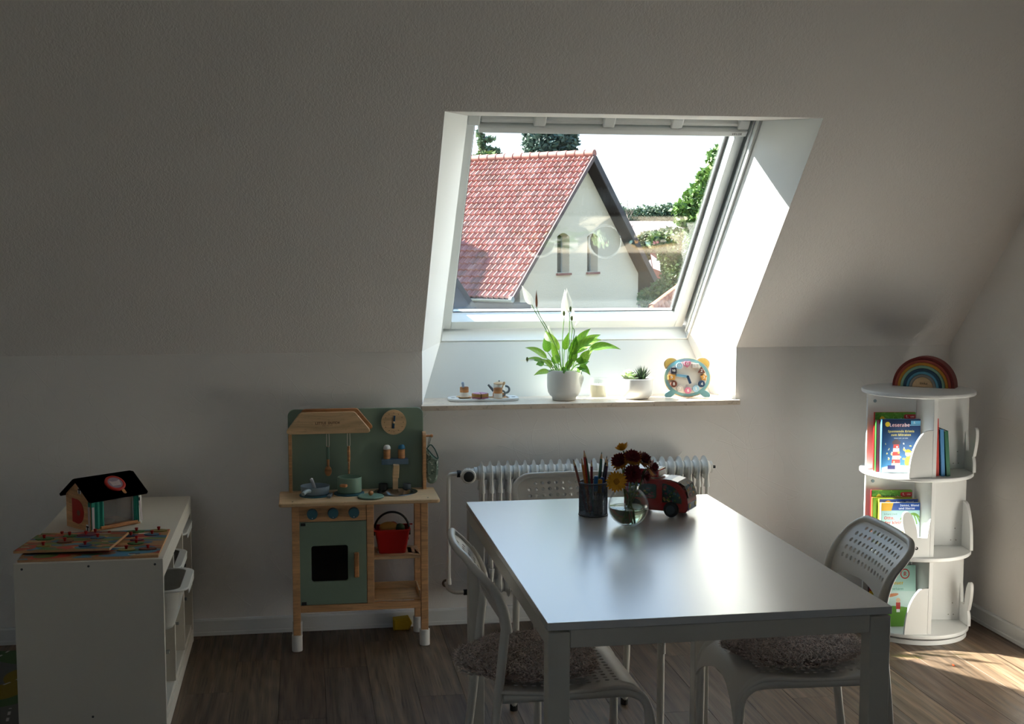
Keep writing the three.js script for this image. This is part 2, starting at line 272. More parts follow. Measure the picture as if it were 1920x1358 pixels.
// ---------------------------------------------------------------- perforated chairs
// a bent sheet of cells, each with a round hole, bordered out to an outline; fn(a, b, h) gives the point at sheet place (a, b), h above its middle
function perforated(fn, nx, ny, pitch, a0, b0, r, skip, border, th) {
  const tri = [], P = (a, b, h) => fn(a, b, h), q = (A, B, C, D) => tri.push(A, B, C, A, C, D);
  const face = (A, B, C, D) => { q(P(...A, th), P(...B, th), P(...C, th), P(...D, th)); q(P(...D, -th), P(...C, -th), P(...B, -th), P(...A, -th)); };
  for (let i = 0; i < nx; i++) for (let j = 0; j < ny; j++) {
    const a = a0 + i * pitch, b = b0 + j * pitch, N = 16, sq = [], ci = [];
    for (let k = 0; k < N; k++) { const s = k / N * 4, e = Math.floor(s), f = s - e; sq.push([[a + f * pitch, b], [a + pitch, b + f * pitch], [a + pitch - f * pitch, b + pitch], [a, b + pitch - f * pitch]][e]); const an = -PI * .75 + k / N * 2 * PI; ci.push([a + pitch / 2 + r * Math.cos(an), b + pitch / 2 + r * Math.sin(an)]); }
    for (let k = 0; k < N; k++) { const n = (k + 1) % N; if (skip(i, j)) { if (k % 2 === 0) { const m = (k + 2) % N, c = [a + pitch / 2, b + pitch / 2]; face(sq[k], sq[n], c, c); face(sq[n], sq[m], c, c); } } else { face(sq[k], sq[n], ci[n], ci[k]); q(P(...ci[k], th), P(...ci[n], th), P(...ci[n], -th), P(...ci[k], -th)); } }
  }
  // border from the grid's edge to the outline
  const w = nx * pitch, h = ny * pitch, ring = [];
  for (let i = 0; i < nx * 4; i++) ring.push([a0 + i / 4 * pitch, b0, 0]); for (let j = 0; j < ny * 4; j++) ring.push([a0 + w, b0 + j / 4 * pitch, 1]);
  for (let i = nx * 4; i > 0; i--) ring.push([a0 + i / 4 * pitch, b0 + h, 2]); for (let j = ny * 4; j > 0; j--) ring.push([a0, b0 + j / 4 * pitch, 3]);
  const out = ring.map(([a, b, s]) => border(a, b, s)), n = ring.length, S = 5;
  for (let k = 0; k < n; k++) { const m = (k + 1) % n; for (let s = 0; s < S; s++) { const L = (i, t) => [ring[i][0] + (out[i][0] - ring[i][0]) * t, ring[i][1] + (out[i][1] - ring[i][1]) * t]; face(L(k, (s + 1) / S), L(m, (s + 1) / S), L(m, s / S), L(k, s / S)); }
    q(P(...out[m], th), P(...out[k], th), P(...out[k], -th), P(...out[m], -th)); }
  const g = new THREE.BufferGeometry(), p = new Float32Array(tri.length * 3); tri.forEach((v, i) => p.set([v.x, v.y, v.z], i * 3)); g.setAttribute('position', new THREE.BufferAttribute(p, 3)); g.computeVertexNormals();
  return { geo: toCreasedNormals(g, .7), outline: out };
}
// a smooth profile in (z, y): place and normal at arc length
function profile(pts) { const c = new THREE.CatmullRomCurve3(pts.map(([z, y]) => V(0, y, z)), false, 'centripetal'), L = c.getLength(); c.arcLengthDivisions = 400; return { L, at: (s) => { const u = Math.max(0, Math.min(1, s / L)), p = c.getPointAt(u), t = c.getTangentAt(u); const e = s < 0 ? s : s > L ? s - L : 0; p.addScaledVector(t, e); return [p, V(0, t.z, -t.y)]; } }; }
const plastic = phys('#dfdad1', .38), chairSteel = mat('#ddd9d0', .35);
const blackFoot = mat('#1b1a19', .7);
let chair0;
{
  const W = .192, pitch = .0228, hr = .0063;
  // ---- backrest: b runs up the S-shaped profile
  const bp = profile([[-.150, .597], [-.157, .64], [-.177, .69], [-.206, .727], [-.227, .751], [-.236, .771]]);
  const bFn = (a, b, h) => { const [p, n] = bp.at(b); const dish = -.02 * (1 - (a / W) ** 2); return V(a, p.y - n.y * h, p.z - n.z * h + dish * (b > .02 ? 1 : b / .02)); };
  const L = bp.L, R = .062, bTop = (x) => { const k = Math.abs(x) - (W - R); return k > 0 ? L - R + Math.sqrt(Math.max(0, R * R - k * k)) : L; }, bBot = (x) => .004 + .034 * Math.cos(Math.min(1, Math.abs(x) / W) * PI / 2) ** .8;
  const nx = 13, ny = 5, w = nx * pitch, a0 = -w / 2, b1 = L - .022, b0 = b1 - ny * pitch;
  const back = perforated(bFn, nx, ny, pitch, a0, b0, hr, (i, j) => j === 4 && (i === 0 || i === 12), (a, b, s) => {
    if (s === 0) { const x = a / (w / 2) * W; return [x, bBot(x)]; }
    if (s === 2) { const x = a / (w / 2) * W; return [x, bTop(x)]; }
    const t = (b - b0) / (ny * pitch), lo = bBot(W), hi = bTop(W); return [(s === 1 ? 1 : -1) * W, lo + (hi - lo) * t];
  }, .0028);
  const rim = []; for (let i = 0; i <= 60; i++) { const t = i / 60, per = [[-W, .0], [-W, L - R]]; if (t < .3) rim.push(bFn(-W + .006, t / .3 * (L - R), 0)); else if (t > .7) rim.push(bFn(W - .006, (1 - t) / .3 * (L - R), 0)); else { const an = PI - (t - .3) / .4 * PI; const x = t < .5 ? (t - .3) / .2 : (t - .7) / .2; let k; if (t < .4) { const q = (t - .3) / .1 * PI / 2; k = [-W + R - (R - .006) * Math.cos(q), L - R + (R - .006) * Math.sin(q)]; } else if (t > .6) { const q = (.7 - t) / .1 * PI / 2; k = [W - R + (R - .006) * Math.cos(q), L - R + (R - .006) * Math.sin(q)]; } else k = [(-W + R) + (t - .4) / .2 * 2 * (W - R), L - .006]; rim.push(bFn(k[0], k[1], 0)); } }
  const rimG = tube(rim, .0098, 120, 10);
  const sleeves = [-1, 1].map(s => { const c = new THREE.CatmullRomCurve3([V(s * .1845, .59, -.1492), V(s * .185, .61, -.152), V(s * .1858, .64, -.1575), V(s * .186, .68, -.172), V(s * .186, .71, -.19)]); const g = new THREE.TubeGeometry(c, 24, 1, 12), P = g.attributes.position, n = 13; for (let i = 0; i <= 24; i++) { const q = c.getPointAt(i / 24), r = (.0138 - .0042 * Math.max(0, (i / 24 - .35) / .65)); for (let k = 0; k < n; k++) { const j = i * n + k; P.setXYZ(j, q.x + (P.getX(j) - q.x) * r, q.y + (P.getY(j) - q.y) * r, q.z + (P.getZ(j) - q.z) * r); } } g.computeVertexNormals(); const cap = new THREE.CircleGeometry(.0138, 12).rotateX(PI / 2).translate(s * .1845, .59, -.1492); return merge([g, cap]); });
  chair0 = thing('chair', 'white perforated chair tucked under the left side of the table, its backrest seen edge on', 'chair', [0, 0, 0], 0, 'white perforated chairs round the table');
  obj('backrest', [back.geo, rimG, ...sleeves], plastic, chair0, { uv: false });
  // ---- seat: a sheet that dips in the middle and rolls down over the front legs
  const sp = profile([[-.168, .449], [-.1, .442], [-.02, .438], [.06, .441], [.12, .445], [.155, .441], [.187, .421], [.206, .385], [.214, .345], [.217, .31]]);
  const sFn = (a, b, h) => { const [p, n] = sp.at(b); const flat = 1 - Math.min(1, Math.max(0, (b - .28) / .08)); return V(a, p.y + n.y * -h - .006 * (1 - (a / W) ** 2) * flat, p.z + n.z * -h); };
  const SL = sp.L, sx = 13, sy = 13, sw = sx * pitch, s0 = .014;
  const sFront = (x) => SL - .092 * Math.cos(Math.min(1, Math.abs(x) / W) * PI / 2) ** .55;
  const seat = perforated(sFn, sx, sy, pitch, -sw / 2, s0, hr, () => false, (a, b, s) => {
    if (s === 0) return [a / (sw / 2) * W, 0]; if (s === 2) { const x = a / (sw / 2) * W; return [x, sFront(x)]; }
    return [(s === 1 ? 1 : -1) * W, (b - s0) / (sy * pitch) * sFront(W)];
  }, .0022);
  const seatRims = [-1, 1].map(s => { const q = []; for (let i = 0; i <= 40; i++) q.push(sFn(s * (W - .003), i / 40 * SL, .002)); return tube(q, .0062, 60, 8); });
  obj('seat', [seat.geo, ...seatRims], plastic, chair0, { uv: false });
  for (const s of [-1, 1]) {
    const x = s * .1845;
    obj('leg', [pipe([[x, .012, -.222], [x, .30, -.184], [x, .61, -.1515]], .0112, .05, 40, 14)], chairSteel, chair0, { uv: false });       // rear leg running up into the back
    obj('leg', [pipe([[x, .012, .2055], [x, .3, .2035], [x, .428, .2], [x, .428, -.158]], .0112, .09, 60, 14)], chairSteel, chair0, { uv: false }); // front leg bent back under the seat
    obj('foot', [cyl(.0125, .0125, .022, x, .011, -.2225, 14)], blackFoot, chair0); obj('foot', [cyl(.0125, .0125, .022, x, .011, .2055, 14)], blackFoot, chair0);
  }
  obj('crossbar', [pipe([[-.18, .424, -.14], [.18, .424, -.14]], .008, .01, 6, 10)], chairSteel, chair0, { uv: false });
  chair0.position.set(.402, 0, 1.85); chair0.rotation.y = PI / 2 + .0;
  copy(chair0, 'white perforated chair at the far end of the table in front of the radiator', [.628, 0, 1.2], 0.0);
  copy(chair0, 'white perforated chair tucked under the right side of the table beside the round bookcase', [1.045, 0, 1.86], -PI / 2 - .05);
}
// ---------------------------------------------------------------- shaggy sheepskin pads
{
  reseed(404);
  const N = 120, rx = .172, rz = .178, prof = (u) => Math.pow(Math.max(0, 1 - u * u), .32) * .014;
  const body = at(new THREE.SphereGeometry(1, 40, 16), 0, 0, 0, 0, 0, 0, [rx, .014, rz]);
  const mk = (sd) => { // pile of bent tufts
    reseed(sd); const pos = [], col = [];
    const tuft = (b, n, l, wd) => {
      const a = rr(0, 2 * PI), lean = V(Math.cos(a), 0, Math.sin(a)), side = V(-Math.sin(a), 0, Math.cos(a)).multiplyScalar(wd);
      const d = n.clone().multiplyScalar(.8).addScaledVector(lean, rr(.35, 1.0)).normalize();
      const m = b.clone().addScaledVector(n, l * .5).addScaledVector(lean, l * .12), t = b.clone().addScaledVector(d, l).add(V(0, -l * .16, 0));
      const up = d.clone().cross(side).normalize().multiplyScalar(wd * .9);
      const A = b.clone().add(side), B = b.clone().sub(side), C = b.clone().add(up), D = m.clone().addScaledVector(side, .8), E = m.clone().addScaledVector(side, -.8), F = m.clone().addScaledVector(up, .8);
      for (const f of [[A, B, E], [A, E, D], [B, C, F], [B, F, E], [C, A, D], [C, D, F], [D, E, t], [E, F, t], [F, D, t]]) for (const v of f) pos.push(v.x, v.y, v.z);
      const k = rr(.62, 1.08), w = rr(-.03, .03); for (let i = 0; i < 27; i++) col.push(.8 * k + w, .67 * k, .6 * k - w * .5);
    };
    for (let i = 0; i < 7000; i++) {
      const a = rr(0, 2 * PI), q = Math.sqrt(rnd()) * 1.0, edge = 1 + .05 * Math.sin(a * 3 + sd) + .035 * Math.sin(a * 7 + 1); const x = Math.cos(a) * q * rx * edge, z = Math.sin(a) * q * rz * edge;
      const n = V(x / rx * q * q * q, 1.1 - q * q * .6, z / rz * q * q * q).normalize(); tuft(V(x, prof(q) * .8 - (q > .93 ? rr(0, .012) : 0), z), n, rr(.014, .026), rr(.0016, .0034));
    }
    const g = new THREE.BufferGeometry(); g.setAttribute('position', new THREE.BufferAttribute(new Float32Array(pos), 3)); g.setAttribute('color', new THREE.BufferAttribute(new Float32Array(col), 3)); g.computeVertexNormals();
    g.setAttribute('uv', new THREE.BufferAttribute(new Float32Array(pos.length / 3 * 2), 2)); return g;
  };
  const fur = new THREE.MeshStandardMaterial({ color: '#ffffff', vertexColors: true, roughness: .95 }), hide = mat('#a08d82', .95);
  const pads = [['shaggy beige grey sheepskin pad on the seat of the left chair', [.335, .465, 1.845], .2, 0.0, 11], ['shaggy beige grey sheepskin pad on the seat of the right chair', [1.035, .465, 1.85], 1.4, 0.0, 29]];
  for (const [label, p, turn, tilt, sd] of pads) {
    const t = thing('seat_pad', label, 'seat pad', p, turn, 'sheepskin pads on the chairs'); t.rotation.z = tilt;
    obj('backing', [body], hide, t, { uv: false });
    const m = new THREE.Mesh(mk(sd), fur); m.name = 'pile'; m.userData.kind = 'stuff'; m.castShadow = m.receiveShadow = true; t.add(m);
  }
}
// ---------------------------------------------------------------- woods and paints
const woodTex = (c, seedN, contrast = 1) => dataTex(512, 512, (u, v) => { // straight pale grain along u, 0.5 m
  const w = (vnoise(u * 4, v * 4, 4, 4, seedN) - .5) * .12, a = vnoise(u * 3, (v + w) * 40, 3, 40, seedN + 1), b = vnoise(u * 9, (v + w * .5) * 128, 9, 128, seedN + 2), f = vnoise(u * 40, v * 90, 40, 90, seedN + 3);
  const k = 1 + contrast * ((a - .5) * .16 + (b - .5) * .12 - (f > .82 ? .05 : 0)); return [c[0] * k, c[1] * k, c[2] * k];
});
const beechT = woodTex([206, 158, 112], 100, 1.1), paleT = woodTex([214, 180, 138], 120, .9), honeyT = woodTex([190, 132, 84], 140, 1.2);
const W = { beech: mat('#ffffff', .55, { map: rep(beechT, 2, 2) }), pale: mat('#ffffff', .5, { map: rep(paleT, 2, 2) }), honey: mat('#ffffff', .5, { map: rep(honeyT, 2, 2) }) };
const sage = mat('#7d9280', .6), sageDark = mat('#5f7d6c', .55), petrol = mat('#3d6a78', .5), steelBlue = mat('#5a7185', .55), white = mat('#eceae6', .45), matteBlack = mat('#1f2122', .6);
const steel = mat('#b9b7b3', .16, { metalness: 1 });
// ---------------------------------------------------------------- toy kitchen
{
  const t = thing('toy_kitchen', 'wooden toy kitchen with sage green back board and oven door against the knee wall', 'play kitchen', [-.015, 0, .165]);
  const o = (n, g, m, p = t, x = {}) => obj(n, g, m, p, { world: p === t, ...x });
  const S = span;
  for (const [x, z] of [[-.2525, .247], [.222, .247], [-.2525, .075], [.2125, .075]]) { const l = o('leg', [S(x - .0135, x + .0135, .02, .5555, z - .0135, z + .0135, .002)], W.beech, t, { uv: true }); o('foot_cap', [lathe([[.0, 0], [.0185, 0], [.0195, .003], [.0195, .06], [.0178, .0615], [.0, .0615]], x, 0, z, 28)], white, t); }
  o('post', [S(.0075, .034, .172, .5555, .2335, .2595, .002)], W.beech);
  o('rail', [S(-.2388, .2082, .146, .1715, .236, .259, .0015)], W.beech); o('rail', [S(-.2388, .1988, .15, .1715, .063, .085, .0015)], W.beech);
  // oven box
  o('side_panel', [S(-.238, -.230, .1722, .555, .09, .2325, .001)], W.beech); o('side_panel', [S(.010, .0335, .1722, .555, .09, .233, .001)], W.beech);
  o('back_panel', [S(-.2385, .0335, .172, .555, .080, .0895, .001)], W.beech); o('oven_floor', [S(-.2298, .0098, .1722, .182, .09, .233, .001)], W.beech); o('oven_shelf', [S(-.2298, .0098, .318, .328, .09, .225, .001)], W.beech);
  const kp = o('knob_panel', [S(-.2388, .0072, .487, .5552, .243, .257, .0015)], W.beech);
  for (const [x, y] of [[-.1915, .517], [-.1155, .5185], [-.0395, .518]]) { const k = o('knob', [cyl(.0198, .0188, .017, x, y, .2658, 32, PI / 2)], petrol); obj('dot', [cyl(.0018, .0018, .001, x, y - .0135, .2748, 10, PI / 2)].map(g => g.translate(.015, 0, -.165)), white, k); }
  { // oven door with a see-through window hole
    const s = roundRect(-.2385, .174, .0065, .4855, .002); const r = roundRect(-.1965, .2605, -.0625, .396, .009).getPoints(6).map(p => [p.x, p.y]).reverse(); hole(s, r);
    const d = o('door', [ext(s, .0125, .001).translate(0, 0, .246)], sage);
    obj('handle', [rb(.0175, .094, .016, .004, -.0313, .322, .2675)].map(g => g.translate(.015, 0, -.165)), W.honey, d);
    for (const y of [.478, .181]) obj('hinge', [rb(.018, .011, .003, .001, -.2255 + .015, y, .2592 - .165)], matteBlack, d);
    obj('window', [S(-.2, -.06, .257, .4, .2432, .2452, .0003)].map(g => g.translate(.015, 0, -.165)), phys('#3a3a38', .05, { transmission: 1, thickness: 0 }), d);
  }
  { // slatted middle shelf and the tray below
    const s = roundRect(.0345, -.2335, .2085, -.09, .001); for (let i = 0; i < 6; i++) { const x = .052 + i * .026; hole(s, roundRect(x, -.2, x + .009, -.115, .004).getPoints(5).map(p => [p.x, p.y]).reverse()); }
    o('shelf', [at(ext(s, .011, .001), 0, .3345, 0, -PI / 2, 0, 0), S(.0345, .2085, .3335, .3445, .2337, .248, .001)], W.pale);
    o('tray', [S(.0345, .2085, .173, .18, .09, .2355, .001), S(.0345, .2085, .18, .206, .0855, .0925, .001), S(.2025, .2085, .1802, .206, .093, .233, .001)], W.pale);
  }
  { // counter with a hole for the bowl
    const s = roundRect(-.3115, -.32, .275, -.083, [.012, .012, .006, .006]); hole(s, circ(.122, -.165, .074, 48));
    const c = o('counter', [at(ext(s, .0145, .003), 0, .5563, 0, -PI / 2, 0, 0)], W.pale); for (const [x, z] of [[-.262, .292], [.233, .287]]) obj('screw', [cyl(.003, .003, .001, x + .015, .5711, z - .165, 12)], matteBlack, c);
    const b = o('sink', [lathe([[.001, -.036], [.03, -.035], [.05, -.025], [.068, .0], [.0705, .0025], [.083, .0025], [.083, .0012], [.0725, .0008], [.067, -.004], [.048, -.028], [.03, -.0375], [.001, -.0385]], .122, .5712, .165, 48)], steel); obj('drain', [cyl(.007, .007, .003, .137, .5377, 0, 16)], mat('#555', .4, { metalness: 1 }), b);
    for (const [x, z] of [[-.1805, .182], [-.0525, .17]]) o('hob_plate', [cyl(.057, .057, .005, x, .5735, z, 40)], petrol);
  }
  { // back board, side cheeks, hood
    o('back_board', [ext(roundRect(-.2775, .5712, .2355, .8825, [.0, .0, .026, .026]), .0125, .0015).translate(0, 0, .0705)], sage);
    o('cheek', [at(ext(roundRect(-.118, .5712, -.0835, .79, [0, 0, .016, .004]), .0125, .001), -.2755, 0, 0, 0, PI / 2, 0)], W.beech);
    o('cheek', [at(ext(roundRect(-.125, .5712, -.0835, .79, [0, 0, .004, .018]), .0125, .001), .2302, 0, 0, 0, PI / 2, 0)], W.beech);
    const hood = (dx, dy, z, d) => ext((() => { const s = new THREE.Shape(); s.moveTo(-.27 + dx, .797 + dy); s.lineTo(.018 + dx, .797 + dy); s.quadraticCurveTo(.033 + dx, .799 + dy, .027 + dx, .813 + dy); s.lineTo(-.022 + dx, .872 + dy); s.quadraticCurveTo(-.028 + dx, .879 + dy, -.036 + dx, .879 + dy); s.lineTo(-.222 + dx, .879 + dy); s.quadraticCurveTo(-.23 + dx, .879 + dy, -.236 + dx, .872 + dy); s.lineTo(-.28 + dx, .813 + dy); s.quadraticCurveTo(-.286 + dx, .799 + dy, -.27 + dx, .797 + dy); return s; })(), d, .002).translate(0, 0, z);
    const h = o('hood', [hood(0, 0, .135, .012)], W.pale); o('hood_back', [hood(.012, .006, .0835, .010)], W.honey);
    obj('dowel', [cyl(.005, .005, .041, -.1275 + .015, .868, .1143 - .165, 14, PI / 2), cyl(.005, .005, .041, -.25 + .015, .812, .1143 - .165, 14, PI / 2), cyl(.005, .005, .041, .005 + .015, .812, .1143 - .165, 14, PI / 2), cyl(.003, .003, .2, -.12, .803, .115 - .165, 10, 0, 0, PI / 2)], W.pale, h);
    obj('lettering', [at(letters('LITTLE  DUTCH', .0095, .0003), -.115, .838, .1472 - .165, 0, 0, .012), at(letters('MADE  FOR  PLAY', .0036, .0003, fontR), -.115, .8285, .1472 - .165, 0, 0, .012)], mat('#5b3d24', .7), h);
  }
  { // clock
    const c = o('clock', [cyl(.0475, .0475, .012, .1222, .828, .0894, 48, PI / 2)], W.pale);
    obj('clock_hand', [rb(.0075, .025, .003, .0035, .124 + .015, .8415, .0972 - .165, 0, 0, -.08), rb(.0085, .022, .003, .004, .1205 + .015, .816, .0972 - .165, 0, 0, -.05)], mat('#23465e', .5), c);
    obj('pin', [ball(.0045, .1222 + .015, .828, .1 - .165, [1, 1, .7], 12)], W.pale, c);
    const dots = []; for (let i = 0; i < 12; i++) { const a = i / 12 * 2 * PI; dots.push(cyl(.0016, .0016, .0006, .1372 + .036 * Math.cos(a), .828 + .036 * Math.sin(a), .0956 - .165, 8, PI / 2)); } obj('dial_dots', dots, mat('#6d4b2e', .6), c);
  }
  o('spice_shelf', [S(.0735, .175, .668, .689, .0835, .118, .002)], steelBlue);
  o('tap', [S(.115, .1355, .5711, .652, .097, .113, .002), at(rb(.024, .052, .022, .003, 0, 0, 0), .1265, .644, .122, .12, 0, -.05)], W.pale);
  o('tap_handle', [cyl(.0175, .0165, .022, .0785, .5822, .103, 24)], matteBlack); o('tap_handle', [cyl(.0165, .0155, .02, .1705, .5812, .103, 24)], mat('#59646a', .5));
  o('hook', [cyl(.004, .004, .02, .2535, .7745, .105, 12, 0, 0, PI / 2), ball(.0065, .2655, .7745, .105, 1, 14)], W.honey);
}
// ---------------------------------------------------------------- things on the toy kitchen
{
  const shaker = (label, x, cap) => { const t = thing('spice_shaker', label, 'shaker', [x, .6893, .1], 0, 'toy spice shakers'); obj('body', [lathe([[0, 0], [.0125, 0], [.0133, .001], [.0133, .036], [0, .036]], 0, 0, 0, 28)], W.honey, t); obj('cap', [lathe([[0, .0362], [.0138, .0362], [.014, .04], [.0125, .047], [.008, .052], [0, .0535]], 0, 0, 0, 28)], cap, t); };
  shaker('brown wooden toy shaker with white domed cap on the small shelf', .095, white); shaker('brown wooden toy shaker with blue domed cap on the small shelf', .1505, mat('#2f7391', .45));
  const hang = (name, label, x, head) => { const t = thing(name, label, 'kitchen utensil', [x, .7465, .112], 0); obj('cord', [pipe([[-.0045, .055, .0015], [-.0052, 0, 0], [-.004, -.004, 0]], .0011, .01, 8, 6), pipe([[.0045, .055, .0015], [.0052, 0, 0], [.004, -.004, 0]], .0011, .01, 8, 6)], mat('#d8d4cc', .8), t); obj('shaft', [lathe([[0, -.064], [.0048, -.063], [.0055, -.03], [.0048, -.0035], [0, -.003]], 0, 0, 0, 16)], W.honey, t); obj('head', head, W.honey, t); return t; };
  const sp = hang('wooden_spoon', 'small wooden toy spoon with grey green grip hanging from the hood on white cords', -.1287, [at(new THREE.SphereGeometry(1, 20, 14), 0, -.097, .001, 0, 0, 0, [.0135, .0195, .0055]), cyl(.0042, .005, .025, 0, -.0745, 0, 12)]);
  obj('grip', [lathe([[.0056, -.052], [.0062, -.05], [.0062, -.006], [.0054, -.004]], 0, 0, 0, 16)], sageDark, sp);
  hang('wooden_spatula', 'narrow wooden toy spatula hanging from the hood, seen edge on', -.0505, [at(ext(roundRect(-.012, -.046, .012, 0, .005), .005, .001), -.0025, -.0635, 0, 0, PI / 2 - .15, 0)]);
  // frying pan
  { const t = thing('frying_pan', 'pale blue grey toy frying pan with its handle towards the front, on the left hob', 'pan', [-.179, .5763, .181]);
    obj('body', [lathe([[0, .003], [.045, .003], [.048, .006], [.0525, .032], [.0545, .032], [.051, .005], [.047, 0], [0, 0]], 0, 0, 0, 44)], mat('#8093a0', .45), t);
    obj('handle', [pipe([[-.02, .021, .046], [-.034, .024, .068], [-.045, .017, .088]], .0075, .02, 20, 12)], mat('#9aabb2', .45), t); }
  { const t = thing('pepper_mill', 'silver grey toy stick leaning in the frying pan', 'kitchen utensil', [-.176, .5801, .176]); t.rotation.set(.15, 0, .3); obj('stick', [lathe([[0, 0], [.0055, .001], [.0065, .02], [.007, .044], [.0062, .052], [0, .0535]], 0, 0, 0, 18)], mat('#a9a9aa', .35, { metalness: .3 }), t); obj('tip', [ball(.0065, 0, .055, 0, [1, .7, 1], 14)], mat('#c6c6c7', .4), t); }
  { const t = thing('cooking_pot', 'sage green toy cooking pot with wooden handles on the right hob', 'pot', [-.0505, .5763, .166]);
    obj('body', [lathe([[0, .003], [.0405, .003], [.0425, .006], [.0425, .058], [.044, .0595], [.0455, .058], [.0455, .004], [.042, 0], [0, 0]], 0, 0, 0, 48)], mat('#7f9c88', .42), t);
    obj('handle', [rb(.026, .0105, .017, .003, -.024, .034, .0465, 0, -.5, 0)], W.honey, t); obj('handle', [rb(.026, .0105, .017, .003, .024, .034, -.0465, 0, -.5, 0)], W.honey, t); }
  { const t = thing('pot_lid', 'round sage green toy pot lid with wooden knob lying on the counter', 'lid', [.024, .5712, .2565]); obj('disc', [lathe([[0, 0], [.045, 0], [.0485, .002], [.0485, .006], [.046, .008], [0, .009]], 0, 0, 0, 44)], mat('#7f9c88', .42), t); obj('knob', [ball(.0098, 0, .0175, 0, [1, .95, 1], 18)], W.honey, t); }
  { const t = thing('toy_knife', 'toy knife with grey handle lying on the counter between the two hobs', 'kitchen utensil', [-.1195, .5713, .19], 1.4); obj('handle', [rb(.058, .011, .0135, .003, -.031, .0056, 0)], mat('#6f7477', .5), t); obj('blade', [at(ext(shp([[0, -.007], [.05, -.006], [.062, .002], [.055, .008], [0, .008]]), .003, .001), 0, .002, 0, PI / 2, 0, 0)], W.honey, t); }
  { // red basket with black handle
    const t = thing('shopping_basket', 'red plastic toy shopping basket with black handle on the middle shelf', 'basket', [.106, .3462, .172]);
    const red = phys('#b5120f', .35), loop = (hw, hd, y) => roundRect(-hw, -hd, hw, hd, .012).getPoints(5).map(p => V(p.x, y, p.y));
    const walls = [], a = loop(.05, .038, .0), b = loop(.0655, .05, .09); const rows = 6, n = a.length;
    for (let r = 0; r < rows; r++) for (let i = 0; i < n; i++) { const j = (i + 1) % n; if (a[i].distanceTo(a[j]) < 1e-6) continue; const L = (k, t) => a[k].clone().lerp(b[k], t); const t0 = r / rows, t1 = (r + 1) / rows; for (const s of [0, .0018]) { const inn = (v) => v.clone().multiply(V(1 - s * 14, 1, 1 - s * 18)); const q = [inn(L(i, t0)), inn(L(j, t0)), inn(L(j, t1)), inn(L(i, t1))].map(v => [v.x, v.y, v.z]); walls.push(poly(q, [[0, 3, 2, 1]])); } }
    obj('body', [...walls, ext(roundRect(-.05, -.038, .05, .038, .012), .002).rotateX(-PI / 2), tube(loop(.0665, .051, .0905), .0028, 80, 8, true)], new THREE.MeshPhysicalMaterial({ color: '#b5120f', roughness: .35, side: THREE.DoubleSide }), t);
    const sl = []; for (let i = 0; i < 3; i++) for (let k = 0; k < 3; k++) sl.push(rb(.002, .009, .006, .0009, .0552 + .0053 * k + .0012, .03 + k * .02, -.02 + i * .018, 0, 0, -.17)); obj('slots', sl, mat('#3a0505', .8), t);
    obj('handle', [(() => { const q = []; for (let i = 0; i <= 30; i++) { const an = i / 30 * PI; q.push([-.0675 * Math.cos(an), .062 + .091 * Math.sin(an) ** .8, .012 * Math.sin(an)]); } return tube(q, .0042, 60, 8); })()], matteBlack, t);
    const br = thing('toy_bread', 'golden brown toy bread roll lying in the red basket', 'toy food', [.094, .428, .176], .1); obj('crust', [at(new THREE.SphereGeometry(1, 26, 18), 0, .012, 0, 0, 0, 0, [.036, .02, .024])], mat('#b98a45', .8), br);
    const gr = thing('toy_avocado', 'dark green toy vegetable beside the bread in the red basket', 'toy food', [.136, .425, .178], .4); obj('skin', [at(new THREE.SphereGeometry(1, 22, 16), 0, .012, 0, 0, 0, 0, [.02, .016, .019])], mat('#3c5236', .7), gr);
    const gb = thing('toy_tomato', 'red toy tomato at the back of the red basket', 'toy food', [.112, .42, .142], 0); obj('skin', [ball(.019, 0, .016, 0, [1, .9, 1], 20)], mat('#a3271b', .5), gb);
  }
  { // oven glove hanging from the hook on the right cheek
    const t = thing('oven_mitt', 'leaf patterned green child oven mitt hanging from a wooden knob at the kitchen side', 'oven mitt', [.2622, .7695, .1085]);
    const tex = canvasTex(256, 256, (g) => { g.fillStyle = '#77897a'; g.fillRect(0, 0, 256, 256); reseed(9); for (let i = 0; i < 90; i++) { g.fillStyle = ['#c9cfc0', '#43584a', '#9fae9c'][i % 3]; g.save(); g.translate(rr(0, 256), rr(0, 256)); g.rotate(rr(0, 6.3)); g.beginPath(); g.ellipse(0, 0, rr(8, 20), rr(3, 6), 0, 0, 6.3); g.fill(); g.restore(); } }); tex.wrapS = tex.wrapT = THREE.RepeatWrapping; tex.repeat.set(9, 9);
    const s = new THREE.Shape(); s.moveTo(-.0165, -.042); s.bezierCurveTo(-.022, -.09, -.024, -.14, -.014, -.172); s.bezierCurveTo(-.004, -.186, .018, -.182, .023, -.165); s.bezierCurveTo(.029, -.14, .03, -.11, .027, -.082); s.bezierCurveTo(.018, -.086, .002, -.062, -.0165, -.042);
    obj('glove', [ext(s, .02, .008, 16).translate(0, 0, -.012)], mat('#ffffff', .95, { map: tex }), t);
    obj('binding', [tube([[-.0165, -.042, .009], [-.005, -.055, .009], [.01, -.072, .009], [.0265, -.083, .008], [.022, -.062, .0], [.012, -.042, -.004], [0, -.03, -.003], [-.0165, -.042, .009]], .0022, 60, 8)], mat('#35564c', .9), t);
    obj('loop', [pipe([[-.012, -.036, 0], [-.004, .004, -.001], [.001, .0, .003], [-.009, -.036, .004]], .0012, .006, 24, 6)], mat('#4a6a5c', .9), t);
  }
  { const t = thing('toy_block', 'yellow soft toy block on the floor under the kitchen', 'toy', [.153, 0, .037], 0); obj('body', [at(ext(shp([[-.035, 0], [.026, 0], [.037, .026], [.024, .05], [-.036, .045]]), .045, .006).translate(0, 0, -.0225), 0, .0, 0)], mat('#c9a21e', .8), t); }
}
